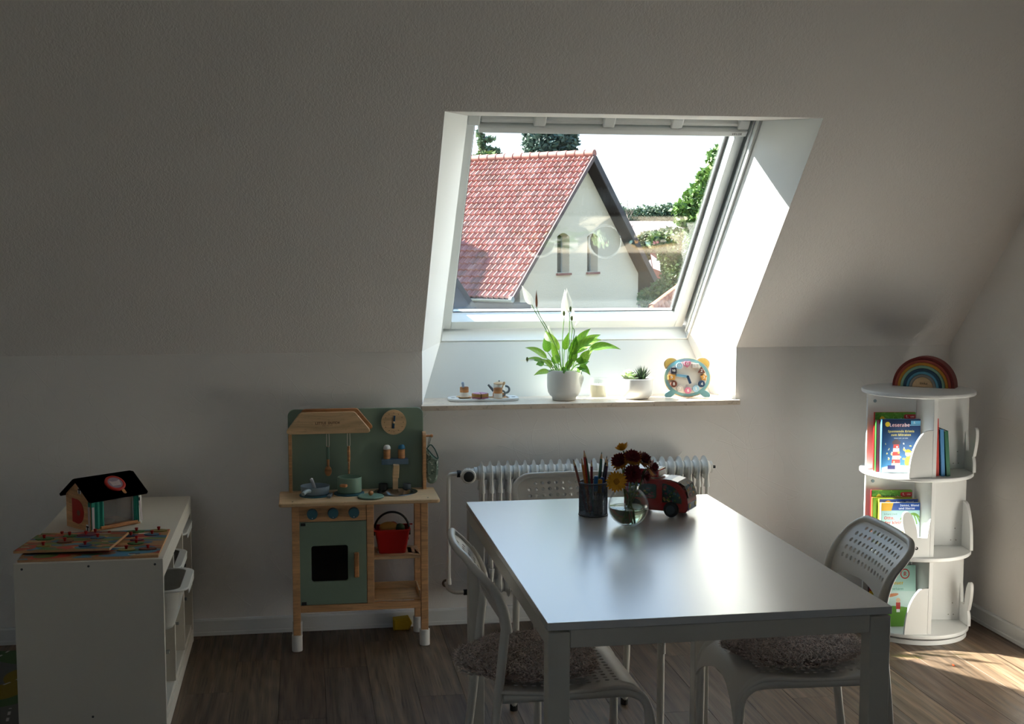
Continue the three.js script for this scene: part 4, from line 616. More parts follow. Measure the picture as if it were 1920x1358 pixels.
// ---------------------------------------------------------------- things on the windowsill
const SY = .8805;
const potWhite = phys('#e9e6df', .5), glaze = phys('#eef0f0', .3, { clearcoat: .4, clearcoatRoughness: .2 });
const soil = mat('#2c211a', .95, { bumpMap: rep(plasterSlope, 20, 20), bumpScale: .004 });
{ // ---- peace lily
  const t = thing('peace_lily', 'peace lily with white flowers in a round white pot on the windowsill', 'potted plant', [.822, SY, -.085]);
  obj('pot', [lathe([[0, .001], [.046, .001], [.048, .003], [.0485, .012], [.058, .02], [.0655, .034], [.0685, .055], [.069, .085], [.0675, .108], [.0655, .122], [.0635, .1235], [.0615, .121], [.063, .1], [.06, .09], [0, .09]], 0, 0, 0, 56)], potWhite, t);
  obj('soil', [cyl(.0625, .0632, .014, 0, .101, 0, 32)], soil, t);
  reseed(31);
  const leafTex = canvasTex(128, 256, (g) => { g.fillStyle = '#8db53f'; g.fillRect(0, 0, 128, 256); for (let i = 0; i < 16; i++) { g.strokeStyle = i % 2 ? 'rgba(40,80,20,.35)' : 'rgba(170,205,90,.35)'; g.lineWidth = 3; for (const s of [-1, 1]) { g.beginPath(); g.moveTo(64, 256 - i * 17); g.quadraticCurveTo(64 + s * 30, 240 - i * 17, 64 + s * 64, 205 - i * 17); g.stroke(); } } g.strokeStyle = '#a9c76a'; g.lineWidth = 4; g.beginPath(); g.moveTo(64, 256); g.lineTo(64, 0); g.stroke(); });
  const leafM = ['#ffffff', '#d5e6c4', '#b5d2a2'].map(c => phys(c, .42, { map: leafTex, transmission: .55, thickness: 0, side: THREE.DoubleSide }));
  const stemM = mat('#5f8a3a', .5), spatheM = phys('#f4f3e8', .6, { transmission: .4, thickness: 0, side: THREE.DoubleSide }), spadixM = mat('#5d6a34', .8), witheredM = mat('#7a4a2c', .8, { side: THREE.DoubleSide });
  // a blade along a curved midrib p0 -> p1 (bulging by c), facing n, widest near a third
  function blade(p0, c, p1, n, w, fold = .25, tip = 1.2, N = 14) {
    const cu = new THREE.QuadraticBezierCurve3(p0, c, p1), pos = [], uv = [], P = []; 
    for (let i = 0; i <= N; i++) { const s = i / N, p = cu.getPoint(s), d = cu.getTangent(s), side = d.clone().cross(n).normalize(), up = side.clone().cross(d).normalize(); const ww = w * Math.pow(Math.sin(PI * Math.pow(s, .66)), 1.05) * (1 - .15 * s) + .0004, row = []; for (const k of [-1, -.5, 0, .5, 1]) row.push([p.clone().addScaledVector(side, k * ww).addScaledVector(up, Math.abs(k) * ww * fold + Math.sin(s * 9 + k * 2) * ww * .05), (k + 1) / 2, s]); P.push(row); }
    for (let i = 0; i < N; i++) for (let j = 0; j < 4; j++) for (const [a, b] of [[i, j], [i + 1, j], [i + 1, j + 1], [i, j], [i + 1, j + 1], [i, j + 1]]) { const q = P[a][b]; pos.push(q[0].x, q[0].y, q[0].z); uv.push(q[1], q[2]); }
    const g = new THREE.BufferGeometry(); g.setAttribute('position', new THREE.BufferAttribute(new Float32Array(pos), 3)); g.setAttribute('uv', new THREE.BufferAttribute(new Float32Array(uv), 2)); g.computeVertexNormals(); return toCreasedNormals(g, 1.2);
  }
  // pixel offsets from the pot centre read off the photograph, in metres: x right, y above the sill, z towards the room
  const leaves = [ // foot, petiole end, tip, half width, shade, lift
    [[.02, .11, .0], [.035, .19, .02], [.145, .243, .04], .021, 0, .03], [[.025, .11, -.01], [.1, .205, .01], [.222, .205, .05], .017, 1, .025],
    [[.01, .11, -.02], [.045, .2, -.02], [.115, .285, -.03], .017, 1, .02], [[.015, .11, .02], [.06, .15, .04], [.105, .205, .06], .018, 0, .015],
    [[-.02, .11, .01], [-.075, .17, .02], [-.165, .215, .03], .014, 0, .02], [[-.025, .11, .02], [-.085, .155, .03], [-.165, .172, .05], .0105, 1, .012],
    [[-.01, .11, -.01], [-.02, .2, 0], [-.085, .282, .02], .014, 0, .015], [[-.03, .105, .025], [-.07, .12, .04], [-.135, .107, .06], .0115, 0, .01],
    [[.03, .11, .025], [.05, .135, .05], [.092, .105, .07], .0165, 2, .018], [[.02, .11, .03], [.05, .15, .05], [.062, .18, .045], .015, 2, .0],
    [[0, .11, .03], [-.005, .13, .055], [.035, .172, .065], .0125, 0, .01], [[-.01, .105, .035], [-.02, .12, .06], [.0, .128, .075], .0135, 2, .006],
    [[-.035, .105, .0], [-.045, .15, .0], [-.025, .19, .02], .015, 2, .0], [[.0, .11, -.02], [.005, .2, -.02], [.02, .272, -.01], .014, 1, .0], [[.015, .11, 0], [.03, .18, .01], [.045, .262, .02], .017, 2, .0],
    [[.03, .105, .0], [.06, .2, .0], [.15, .262, .0], .02, 0, .02], [[.01, .105, .0], [.035, .19, .0], [.085, .215, .03], .018, 0, .02], [[-.02, .105, .01], [-.035, .16, .02], [-.06, .235, .03], .014, 1, .01], [[.0, .105, .02], [.02, .15, .04], [.04, .22, .05], .016, 1, .01], [[-.03, .105, .02], [-.055, .135, .03], [-.1, .165, .045], .013, 0, .01],
    [[-.02, .105, -.03], [-.06, .19, -.04], [-.07, .26, -.05], .018, 2, .0], [[.03, .105, -.02], [.07, .14, -.02], [.11, .15, -.03], .015, 2, .01], [[-.04, .105, -.01], [-.08, .14, -.02], [-.11, .14, -.03], .013, 2, .01], [[-.005, .105, .02], [-.03, .15, .03], [-.055, .19, .045], .012, 1, .01], [[.02, .105, .035], [.04, .12, .06], [.07, .13, .075], .011, 1, .008],
  ];
  for (const [f, e, tip, w, k, lift] of leaves) {
    const F = V(...f), E = V(...e), T = V(...tip), n = V(0, .55, .85).addScaledVector(T.clone().sub(E).setY(0), -.8).normalize();
    const mid = E.clone().lerp(T, .5).add(V(0, lift, 0)); const lf = obj('leaf', [blade(E, mid, T, n, w * 1.12)], leafM[k], t, { uv: false });
    obj('leaf_stalk', [tube([F, F.clone().lerp(E, .5).add(V(0, .012, 0)), E], .0017, 10, 6)], stemM, lf, { uv: false });
  }
  const flower = (stem, tip, w, n, sp, dry) => {
    const q = stem.map(p => V(...p)), e = q[q.length - 1], T = V(...tip), s = obj('flower_stem', [tube(q, .0017, 24, 7)], stemM, t, { uv: false });
    obj('spathe', [blade(e, e.clone().lerp(T, .45).add(V(...n).multiplyScalar(-.006)), T, V(...n), w, .35)], dry ? witheredM : spatheM, s, { uv: false });
    if (sp) obj('spadix', [at(new THREE.SphereGeometry(1, 12, 10), e.x + sp[0], e.y + sp[1], e.z + sp[2], 0, 0, 0, [.0048, .0105, .0048])], spadixM, s);
  };
  flower([[-.01, .105, .01], [-.03, .19, .01], [-.08, .29, .01], [-.122, .36, .012], [-.1355, .386, .014]], [-.178, .4635, .02], .0165, [-.2, .1, 1], null);
  flower([[-.008, .105, .015], [-.027, .19, .015], [-.072, .29, .016], [-.105, .345, .018], [-.117, .374, .02]], [-.118, .444, .022], .0052, [.3, 0, 1], null, true);
  flower([[-.005, .105, 0], [-.008, .22, 0], [-.004, .30, 0], [.0, .334, 0]], [.0, .446, .005], .0175, [.2, 0, 1], [-.003, .016, .006]);
  flower([[.01, .105, .0], [.018, .24, .005], [.02, .318, .006], [.0195, .35, .008]], [.006, .452, .012], .0165, [.0, .1, 1], [.002, .018, .008]);
  flower([[.015, .105, -.01], [.028, .24, 0], [.032, .29, .004], [.028, .318, .006]], [.037, .372, .008], .0125, [.2, .1, 1], [.0, .012, .006]);
  flower([[.02, .105, .0], [.034, .23, .004], [.04, .28, .006], [.034, .292, .008]], [.074, .335, .02], .006, [.4, .4, 1], null);
  flower([[-.035, .105, .02], [-.08, .165, .035], [-.115, .168, .045], [-.13, .169, .05]], [-.195, .166, .06], .0055, [0, .6, 1], [-.03, .001, 0]);
  flower([[.035, .105, .04], [.052, .128, .06], [.056, .12, .068], [.0565, .11, .07]], [.053, .055, .075], .0105, [.2, 0, 1], null);
  flower([[-.015, .105, -.02], [-.045, .19, -.02], [-.052, .235, -.018], [-.058, .235, -.016]], [-.062, .3, -.01], .021, [-.3, .1, 1], null);
}
{ // ---- candle in a glass
  const t = thing('candle', 'cream candle in a clear glass tumbler between the two plants on the windowsill', 'candle', [.9665, SY, -.092]);
  obj('glass', [lathe([[0, .0005], [.033, .0005], [.0358, .003], [.0375, .04], [.039, .066], [.0398, .0845], [.0388, .0852], [.0376, .0845], [.0365, .066], [.0352, .04], [.0338, .0095], [0, .0085]], 0, 0, 0, 48)], phys('#fbfcfb', .02, { transmission: 1, thickness: 0, ior: 1.5 }), t, { uv: false });
  obj('wax', [lathe([[0, .0088], [.0333, .0098], [.0346, .04], [.0353, .0585], [.033, .0592], [0, .0585]], 0, 0, 0, 40)], phys('#f1ecdf', .9, { transmission: .3, thickness: 0 }), t); obj('wick', [cyl(.0007, .0006, .009, 0, .0628, 0, 8)], matteBlack, t);
}
{ // ---- succulent bowl
  const t = thing('succulent_bowl', 'low white bowl with a pale rosette and a dark spiky succulent on the windowsill', 'potted plant', [1.121, SY, -.084]);
  obj('bowl', [lathe([[0, .001], [.05, .001], [.052, .004], [.061, .012], [.0705, .027], [.0728, .045], [.0728, .0825], [.0716, .0842], [.0702, .0825], [.0702, .075], [0, .072]], 0, 0, 0, 64)], glaze, t, { uv: true });
  obj('soil', [cyl(.069, .0695, .006, 0, .0745, 0, 40)], soil, t); reseed(77);
  const fat = (l, w, th2) => { const g = new THREE.SphereGeometry(1, 10, 10), p = g.attributes.position; for (let i = 0; i < p.count; i++) { const y = (p.getY(i) + 1) / 2, k = Math.pow(y, .75) * (y > .75 ? Math.sqrt(Math.max(0, (1 - y) / .25)) : 1) * 1.2 + .05; p.setXYZ(i, p.getX(i) * w * (.35 + k * .9), y * l, p.getZ(i) * th2); } g.computeVertexNormals(); return g; };
  const ros = phys('#b9cf9a', .45, {}), rosTip = phys('#d9e3c4', .45), dark = mat('#2c3f2a', .45), dark2 = mat('#425a35', .5);
  for (let r = 0; r < 4; r++) for (let i = 0; i < 8 - r; i++) { const a = i / (8 - r) * 2 * PI + r * .6, tilt = 1.12 - r * .3; const g = fat(.045 - r * .006, .0105, .0045); g.rotateX(tilt); g.rotateY(a); g.rotateZ(-.2); obj('rosette_leaf', [g.translate(-.034, .076 + r * .006, .012)], r < 2 ? ros : rosTip, t, { uv: false }); }
  for (let i = 0; i < 34; i++) { const r = i / 34, a = i * 2.4, tilt = .85 - r * .75; const g = new THREE.ConeGeometry(.0052, .056 + .012 * rnd(), 6, 3).translate(0, .028, 0); g.rotateX(tilt); g.rotateY(a); obj('spiky_leaf', [g.translate(.021, .072 + r * .008, .012)], i % 3 ? dark : dark2, t, { uv: false }); }
  for (let i = 0; i < 7; i++) { const g = fat(.02, .007, .005); g.rotateX(rr(.2, .9)); g.rotateY(rr(0, 6.3)); obj('rosette_leaf', [g.translate(-.005 + rr(-.01, .01), .079, -.012 + rr(-.01, .01))], i % 2 ? mat('#8c4a3a', .5) : ros, t, { uv: false }); }
  for (let i = 0; i < 9; i++) obj('stone', [ball(rr(.004, .007), rr(.035, .06), .0785, rr(.0, .03), [1, .7, 1.1], 8)], mat(['#8d7466', '#6f4a42', '#a59a8c'][i % 3], .8), t);
}
{ // ---- wooden clock board shaped like a bear, leaning on the right reveal
  const t = thing('toy_clock', 'wooden learning clock with turquoise ring and yellow ears at the right of the windowsill', 'toy clock', [1.336, SY, -.078], -.12);
  t.rotation.order = 'YXZ'; t.rotation.x = -.2;
  const RX = .097, RY = .082, CY = .082, S2 = (sx, sy) => { const s = new THREE.Shape(); s.absellipse(0, CY, sx, sy, 0, 2 * PI); return s; };
  const ply = W.pale, turq = mat('#86b9bd', .5), creamW = mat('#efe9dd', .5), yel = mat('#eec666', .5);
  obj('board', [ext(S2(RX, RY), .010, .0015, 48)], ply, t);
  const ring = new THREE.Shape(); ring.absellipse(0, CY, RX - .0035, RY - .0035, 0, 2 * PI); const ih = new THREE.Path(); ih.absellipse(0, CY, RX - .016, RY - .0155, 0, 2 * PI, true); ring.holes.push(ih); obj('ring', [ext(ring, .0012, .0002, 48).translate(0, 0, .0101)], turq, t);
  obj('dial', [ext(S2(RX - .0162, RY - .0157), .0008, .0001, 48).translate(0, 0, .0101)], creamW, t);
  for (const s of [-1, 1]) { const e = new THREE.Shape(); e.moveTo(s * .038, .148); e.bezierCurveTo(s * .042, .166, s * .07, .168, s * .083, .16); e.bezierCurveTo(s * .1, .148, s * .1, .135, s * .0885, .117); e.lineTo(s * .068, .136); e.lineTo(s * .038, .148); const ear = obj('ear', [ext(e, .009, .0012, 10).translate(0, 0, -.0005)], ply, t); const k = new THREE.Shape(); k.moveTo(s * .045, .1495); k.bezierCurveTo(s * .052, .161, s * .07, .163, s * .079, .156); k.bezierCurveTo(s * .092, .146, s * .093, .136, s * .087, .125); k.lineTo(s * .069, .14); k.lineTo(s * .045, .1495); obj('inner_ear', [ext(k, .001, .0002, 10).translate(0, 0, .0086)], yel, ear);
    const f = new THREE.Shape(); f.moveTo(s * .05, .014); f.lineTo(s * .07, .03); f.bezierCurveTo(s * .09, .022, s * .1, .008, s * .09, .0); f.lineTo(s * .072, .0); f.bezierCurveTo(s * .062, .0, s * .058, .012, s * .05, .014); obj('foot', [ext(f, .012, .0015, 10).translate(0, .0008, .0)], turq, t); }
  obj('clock_hand', [at(rb(.05, .011, .006, .004, -.016, 0, 0), -.006, CY + .004, .0155, 0, 0, -.12)], mat('#7fb3cf', .5), t); obj('clock_hand', [at(rb(.011, .032, .005, .004, 0, -.01, 0), .002, CY - .002, .0215, 0, 0, .35)], mat('#2d4a6e', .5), t); obj('pin', [cyl(.0045, .0045, .006, .0, CY + .002, .0265, 16, PI / 2)], mat('#2a435c', .5), t);
  obj('prop', [at(rb(.05, .006, .03, .002, 0, 0, 0), 0, .03, -.0165, .3)], ply, t);
  const hexa = (n, r, rot = 0) => shp(Array.from({ length: n }, (_, i) => [r * Math.cos(rot + i / n * 2 * PI), r * Math.sin(rot + i / n * 2 * PI)]));
  const star = shp(Array.from({ length: 10 }, (_, i) => { const r = i % 2 ? .0085 : .0155, a = PI / 2 + i / 10 * 2 * PI; return [r * Math.cos(a), r * Math.sin(a)]; })), rnd2 = (() => { const s = new THREE.Shape(); s.absarc(0, 0, .0135, 0, 2 * PI); return s; })();
  const heart = (() => { const s = new THREE.Shape(); s.moveTo(0, -.014); s.bezierCurveTo(.024, .002, .013, .017, 0, .008); s.bezierCurveTo(-.013, .017, -.024, .002, 0, -.014); return s; })();
  const pink = mat('#d9819a', .5), beige = mat('#d8cdc2', .5), brown = mat('#7a4535', .5), gold = mat('#dfa04a', .5), navy = mat('#2f4766', .5), sky = mat('#a9d0e2', .5), dnavy = mat('#34333f', .5), num = mat('#f7f5ef', .5);
  const B = [['12', heart, pink, 'pink heart'], ['1', roundRect(-.014, -.009, .014, .009, .001), beige, 'beige oblong'], ['2', hexa(3, .0165, PI / 2), brown, 'brown triangular'], ['3', star, gold, 'golden star shaped'], ['4', rnd2, navy, 'navy round'], ['5', hexa(8, .0142, .39), sky, 'pale blue eight sided'], ['6', hexa(6, .0145, 0), pink, 'pink six sided'], ['7', hexa(5, .0145, PI / 2), beige, 'beige five sided'], ['8', rnd2, brown, 'brown round'], ['9', roundRect(-.0145, -.01, .0145, .01, .001), gold, 'orange oblong'], ['10', roundRect(-.0122, -.0122, .0122, .0122, .001), dnavy, 'dark square'], ['11', rnd2, sky, 'pale blue round']];
  t.updateMatrixWorld();
  B.forEach(([n, s, m, d], i) => { const a = PI / 2 - i / 12 * 2 * PI, p = V(.0665 * Math.cos(a), CY + .0545 * Math.sin(a), .0111).applyMatrix4(t.matrixWorld); const b = thing('number_block', `${d} wooden number block ${n} on the toy clock`, 'toy block', [p.x, p.y, p.z], t.rotation.y); b.rotation.order = 'YXZ'; b.rotation.x = t.rotation.x; obj('block', [ext(s, .0135, .001, 16)], m, b); obj('number', [at(letters(n, n.length > 1 ? .0095 : .0115, .0003), 0, 0, .0135)], num, b); });
}
{ // ---- tea tray
  const wm = mat('#e9e9e8', .45), T0 = [.4985, SY, -.128];
  const t = thing('tea_tray', 'white wooden toy tea tray with cut-out handles at the left end of the windowsill', 'tray', T0, 0);
  const o = roundRect(-.143, -.06, .143, .06, .045); for (const s of [-1, 1]) hole(o, roundRect(s > 0 ? .116 : -.13, -.016, s > 0 ? .13 : -.116, .016, .006).getPoints(5).map(p => [p.x, p.y]).reverse());
  const inner = roundRect(-.1, -.048, .1, .048, .004).getPoints(5).map(p => [p.x, p.y]).reverse(); hole(o, inner);
  obj('rim', [at(ext(o, .011, .002), 0, .0005, 0, -PI / 2, 0, 0)], wm, t); obj('base', [span(-.0995, .0995, .0008, .006, -.0475, .0475, .0005)], W.pale, t);
  const pos = (x, z) => [x, SY + .0063, z];
  const saucer = (label, x, z) => { const s = thing('saucer', label, 'saucer', pos(x, z)); obj('dish', [lathe([[0, 0], [.018, 0], [.032, .0045], [.033, .0062], [.031, .0068], [.02, .004], [0, .0035]], 0, 0, 0, 40)], W.pale, s); };
  const cup = (label, x, z, handle) => { const c = thing('toy_cup', label, 'cup', [x, SY + .0102, z]); const body = obj('body', [lathe([[0, 0], [.0165, 0], [.0175, .001], [.0175, .0195]], 0, 0, 0, 36)], mat('#f0eeea', .5), c); obj('band', [lathe([[.0175, .0196], [.0178, .0205], [.0178, .0395], [.0168, .041], [.0148, .0405], [.0148, .01], [0, .01]], 0, 0, 0, 36)], W.honey, c); if (handle) obj('handle', [at(ext((() => { const s = new THREE.Shape(); s.absarc(0, 0, .0145, -PI / 2, PI / 2, false); s.lineTo(0, .0075); s.absarc(0, 0, .0075, PI / 2, -PI / 2, true); s.lineTo(0, -.0145); return s; })(), .008, .001), .0172, .018, -.004)], mat('#7f878c', .5), c); return c; };
  saucer('wooden saucer under the left toy cup on the tea tray', .4245, -.152); cup('toy cup with wooden rim and a pale blue spoon standing in it', .4245, -.152, false);
  saucer('wooden saucer under the right toy cup in front of the teapot', .5545, -.1); cup('toy cup with wooden rim and grey handle in front of the teapot', .5545, -.1, true);
  { const s = thing('toy_spoon', 'pale blue toy spoon standing in the left cup', 'spoon', [.4235, SY + .0215, -.152]); s.rotation.z = .12; obj('spoon', [at(ext((() => { const k = new THREE.Shape(); k.moveTo(-.003, 0); k.lineTo(.003, 0); k.lineTo(.0058, .045); k.bezierCurveTo(.0066, .053, -.0066, .053, -.0058, .045); k.lineTo(-.003, 0); return k; })(), .004, .001), 0, 0, -.002)], mat('#a9c0dc', .5), s); }
  { const s = thing('toy_spoon', 'natural wooden toy spoon leaning in the right cup', 'spoon', [.5605, SY + .022, -.098]); s.rotation.z = -.36; obj('spoon', [rb(.0045, .05, .003, .0014, 0, .025, 0), at(new THREE.SphereGeometry(1, 12, 8), 0, .05, 0, 0, 0, 0, [.0055, .008, .0025])], W.pale, s); }
  { const p = thing('toy_teapot', 'white and wood toy teapot with grey spout and handle at the back of the tray', 'teapot', pos(.5665, -.148)); obj('body', [lathe([[0, 0], [.0255, 0], [.0265, .001], [.0255, .0205]], 0, 0, 0, 40)], W.honey, p); obj('shell', [lathe([[.0256, .0206], [.0258, .0215], [.0225, .0545], [.0215, .0555], [0, .0555]], 0, 0, 0, 40)], mat('#ecebe6', .5), p); const l = obj('lid', [lathe([[0, .0556], [.0225, .0556], [.0235, .057], [.0225, .0595], [.012, .0635], [0, .0645]], 0, 0, 0, 40)], W.pale, p); obj('knob', [ball(.0034, 0, .0672, 0, 1, 14)], mat('#6f777c', .5), l);
    obj('spout', [at(cyl(.0062, .0042, .034, 0, 0, 0, 16), -.034, .0405, 0, 0, 0, .72)], mat('#7f878c', .5), p); obj('handle', [at(ext((() => { const s = new THREE.Shape(); s.absarc(0, 0, .0175, -PI / 2 - .25, PI / 2 + .2, false); s.absarc(0, 0, .0095, PI / 2 + .2, -PI / 2 - .25, true); return s; })(), .009, .001), .0275, .0325, -.0045)], mat('#7f878c', .5), p); }
  { const pl = thing('cake_plate', 'small pale plate under the toy cake on the tea tray', 'plate', pos(.482, -.1)); obj('dish', [lathe([[0, 0], [.034, 0], [.038, .003], [.036, .004], [0, .003]], 0, 0, 0, 40)], mat('#e6e4df', .5), pl);
    const w = [['left front', PI, PI * 1.5], ['right front', PI * 1.5, PI * 2], ['right back', 0, PI / 2], ['left back', PI / 2, PI]];
    const sponge = mat('#a5793f', .7), icing = mat('#bd8fae', .6), jam = mat('#9a5a72', .6);
    for (const [nm, a0, a1] of w) { const am = (a0 + a1) / 2, c = thing('cake_slice', `${nm} quarter of the round toy cake with pink icing`, 'toy food', [.482 + .0018 * Math.cos(am), SY + .0094, -.1 - .0018 * Math.sin(am)]); const sec = (r) => { const s = new THREE.Shape(); s.moveTo(0, 0); s.absarc(0, 0, r, a0, a1, false); s.lineTo(0, 0); return s; }; obj('sponge', [at(ext(sec(.0325), .012, .0006, 14), 0, .008, 0, -PI / 2, 0, 0)], sponge, c); obj('jam', [at(ext(sec(.032), .0078, .0006, 14), 0, 0, 0, -PI / 2, 0, 0)], jam, c); obj('icing', [at(ext((() => { const s = new THREE.Shape(); s.moveTo(0, 0); for (let i = 0; i <= 20; i++) { const a = a0 + (a1 - a0) * i / 20; const r = .0275 + .0022 * Math.sin(a * 14); s.lineTo(r * Math.cos(a), r * Math.sin(a)); } s.closePath(); return s; })(), .0022, .0004), 0, .0202, 0, -PI / 2, 0, 0)], icing, c); }
  }
}
// ---------------------------------------------------------------- things on the table
const TY = .7402;
{ // ---- pencil cup
  const cx = .594, cz = 1.452;
  const t = thing('pencil_cup', 'dark metal pencil cup full of pencils at the far end of the table', 'pencil cup', [cx, TY, cz]);
  const cupM = new THREE.MeshPhysicalMaterial({ color: '#5d6066', roughness: .35, metalness: .85, side: THREE.DoubleSide });
  { // fine wire mesh wall
    const wires = [], H = .088, R = .0405, N = 64; for (let i = 0; i < N; i++) { const a = i / N * 2 * PI; wires.push(rb(.0017, H, .0009, .0003, R * Math.sin(a), .0045 + H / 2, R * Math.cos(a), 0, a, 0, 1)); } for (let k = 0; k < 22; k++) { const g = new THREE.TorusGeometry(R, .0007, 4, 48).rotateX(PI / 2).translate(0, .006 + k * .004, 0); wires.push(g); }
    const m = obj('mesh_wall', wires, cupM, t, { uv: false }); m.userData.kind = 'stuff'; }
  obj('rim', [new THREE.TorusGeometry(.0412, .0022, 8, 56).rotateX(PI / 2).translate(0, .0945, 0)], cupM, t, { uv: false }); obj('base', [lathe([[0, 0], [.0415, 0], [.0425, .0015], [.0425, .0035], [.0405, .005], [0, .005]], 0, 0, 0, 48)], cupM, t);
  const P = [['brown', '#7d4536', -.022, -.006, -.30, .05, .165], ['orange', '#c4762c', -.014, .008, -.20, .12, .168], ['red', '#b23b34', -.012, -.014, -.095, -.03, .181], ['green', '#3f6b55', .006, -.012, -.17, -.05, .178], ['teal green', '#4a7f6d', .012, -.004, .11, -.04, .176], ['navy blue', '#27315a', .02, -.012, .10, -.1, .172], ['dark violet', '#4c2b45', .027, .002, .14, .04, .158], ['black', '#2a2a2e', .024, -.018, .2, -.12, .163], ['crimson', '#8c2230', -.002, -.02, .03, -.14, .15]];
  for (const [n, c, x, z, rz, rx, len] of P) { const p = thing('pencil', `${n} coloured pencil standing in the dark metal cup`, 'pencil', [cx + x * .75, TY + .0062, cz + z * .75], 0, undefined); p.rotation.set(rx, 0, -rz * .9); const m = mat(c, .45); obj('shaft', [cyl(.0038, .0038, len - .022, 0, (len - .022) / 2, 0, 6)], m, p, { uv: false }); obj('cone', [cyl(.0037, .0014, .014, 0, len - .0149, 0, 12)], W.pale, p); obj('lead', [cyl(.0014, .0003, .006, 0, len - .0049, 0, 8)], m, p); }
  for (const [n, c, x, z, l] of [['bright blue', '#2b6fb4', .004, .012, .108], ['blue', '#2a4f9c', .018, .014, .104], ['yellow banded', '#c08a2a', .012, .021, .1]]) { const p = thing('marker_pen', `short ${n} felt pen at the front of the metal cup`, 'pen', [cx + x, TY + .0055, cz + z * .9]); p.rotation.z = -x * 3; obj('barrel', [cyl(.0058, .0058, l * .6, 0, l * .3, 0, 18)], mat('#e8e6e0', .4), p); obj('cap', [lathe([[0, l * .6], [.0064, l * .6], [.0064, l - .004], [.005, l], [0, l]], 0, 0, 0, 18)], mat(c, .4), p); }
}
const VX = .6585, VZ = 1.602;
{ // ---- globe vase with water and flowers
  const t = thing('vase', 'round clear glass globe vase with water on the table', 'vase', [VX, TY, VZ]);
  const out = [], inn = [], R = .0555, cy = .0535; for (let i = 0; i <= 30; i++) { const a = -1.12 + i / 30 * (1.12 + 1.02); out.push([R * Math.cos(a), cy + R * Math.sin(a)]); inn.push([(R - .0026) * Math.cos(a), cy + (R - .0026) * Math.sin(a)]); }
  const top = [[.0292, .1065], [.0305, .112], [.0295, .1128], [.0275, .1115]]; const base = out[0][1];
  const prof = [[0, .0005], [.021, .0003], ...out.map(p => [p[0], Math.max(.0012, p[1] + .0)]), ...top, ...inn.slice().reverse().map(p => [Math.max(.002, p[0]), Math.max(.0075, p[1])]), [0, .0075]];
  obj('glass', [lathe(prof, 0, 0, 0, 64)], phys('#fbfdfc', .01, { transmission: 1, thickness: 0, ior: 1.5 }), t, { uv: false });
  const w = [[0, .0078]], lim = .0515; for (let i = 0; i <= 20; i++) { const y = .0082 + i / 20 * (lim - .0082), q = (R - .0031) ** 2 - (y - cy) ** 2; w.push([Math.sqrt(Math.max(0, q)), y]); } w.push([0, lim]);
  obj('water', [lathe(w, 0, 0, 0, 64)], phys('#f4f7ea', .0, { transmission: 1, thickness: .1, ior: 1.33, attenuationColor: '#c9cfa8', attenuationDistance: .18 }), t, { uv: false });
  const green = mat('#56682f', .6), gold = new THREE.MeshStandardMaterial({ color: '#e2a11c', roughness: .6, side: THREE.DoubleSide }), wine = new THREE.MeshStandardMaterial({ color: '#6a1420', roughness: .65, side: THREE.DoubleSide }), rust = new THREE.MeshStandardMaterial({ color: '#c98a26', roughness: .6, side: THREE.DoubleSide }), disc = mat('#b5761a', .85), dDisc = mat('#4a1a12', .9);
  const petal = (l, w2, curl) => { const pos = []; const N = 5; for (let i = 0; i < N; i++) for (const s of [-1, 1]) { const f = (k, e) => { const u = k / N; const ww = w2 * Math.pow(Math.sin(PI * (.12 + u * .8)), .7) * (u >= 1 ? .35 : 1); return [e * ww, curl * u * u * l + Math.abs(e) * ww * .15, u * l]; }; const a = f(i, 0), b = f(i, s), c = f(i + 1, s), d = f(i + 1, 0); for (const q of s > 0 ? [a, c, b, a, d, c] : [a, b, c, a, c, d]) pos.push(...q); } const g = new THREE.BufferGeometry(); g.setAttribute('position', new THREE.BufferAttribute(new Float32Array(pos), 3)); g.computeVertexNormals(); return g; };
  const Q = (d) => new THREE.Quaternion().setFromUnitVectors(V(0, 1, 0), V(...d).normalize());
  const flower = (name, label, foot, mid, head, dir, layers, dm, dr) => {
    const f = thing(name, label, 'flower', [VX, TY, VZ]); const H = V(...head), q = Q(dir), D = V(...dir).normalize();
    obj('stem', [tube([foot, mid, H.clone().addScaledVector(D, -.012), H.clone().addScaledVector(D, -.001)], .0019, 26, 8)], green, f, { uv: false });
    layers.forEach(([n, l, w2, curl, r0, m, y, tilt]) => { const gs = []; for (let i = 0; i < n; i++) { const g = petal(l * rr(.9, 1.08), w2, curl); g.translate(0, 0, r0); g.rotateX(-tilt + rr(-.08, .08)); g.rotateY(i / n * 2 * PI + y * 50 + rr(-.05, .05)); g.translate(0, y, 0); g.applyQuaternion(q); g.translate(H.x, H.y, H.z); gs.push(g); } const p = obj('petals', gs, m, f, { uv: false }); p.userData.kind = 'stuff'; });
    if (dm) { const g = at(new THREE.SphereGeometry(1, 20, 12), 0, .0015, 0, 0, 0, 0, [dr, dr * .45, dr]); g.applyQuaternion(q); g.translate(H.x, H.y, H.z); obj('flower_centre', [g], dm, f); }
    return f;
  };
  reseed(52);
  flower('gerbera', 'yellow daisy like flower with golden centre, nearest the camera on the left of the vase', [.012, .014, .01], [-.005, .09, .012], [-.042, .1285, .03], [-.2, .15, 1], [[20, .0235, .0042, .12, .006, gold, .0, .12], [17, .02, .0038, .2, .005, gold, .0022, .28]], disc, .0115);
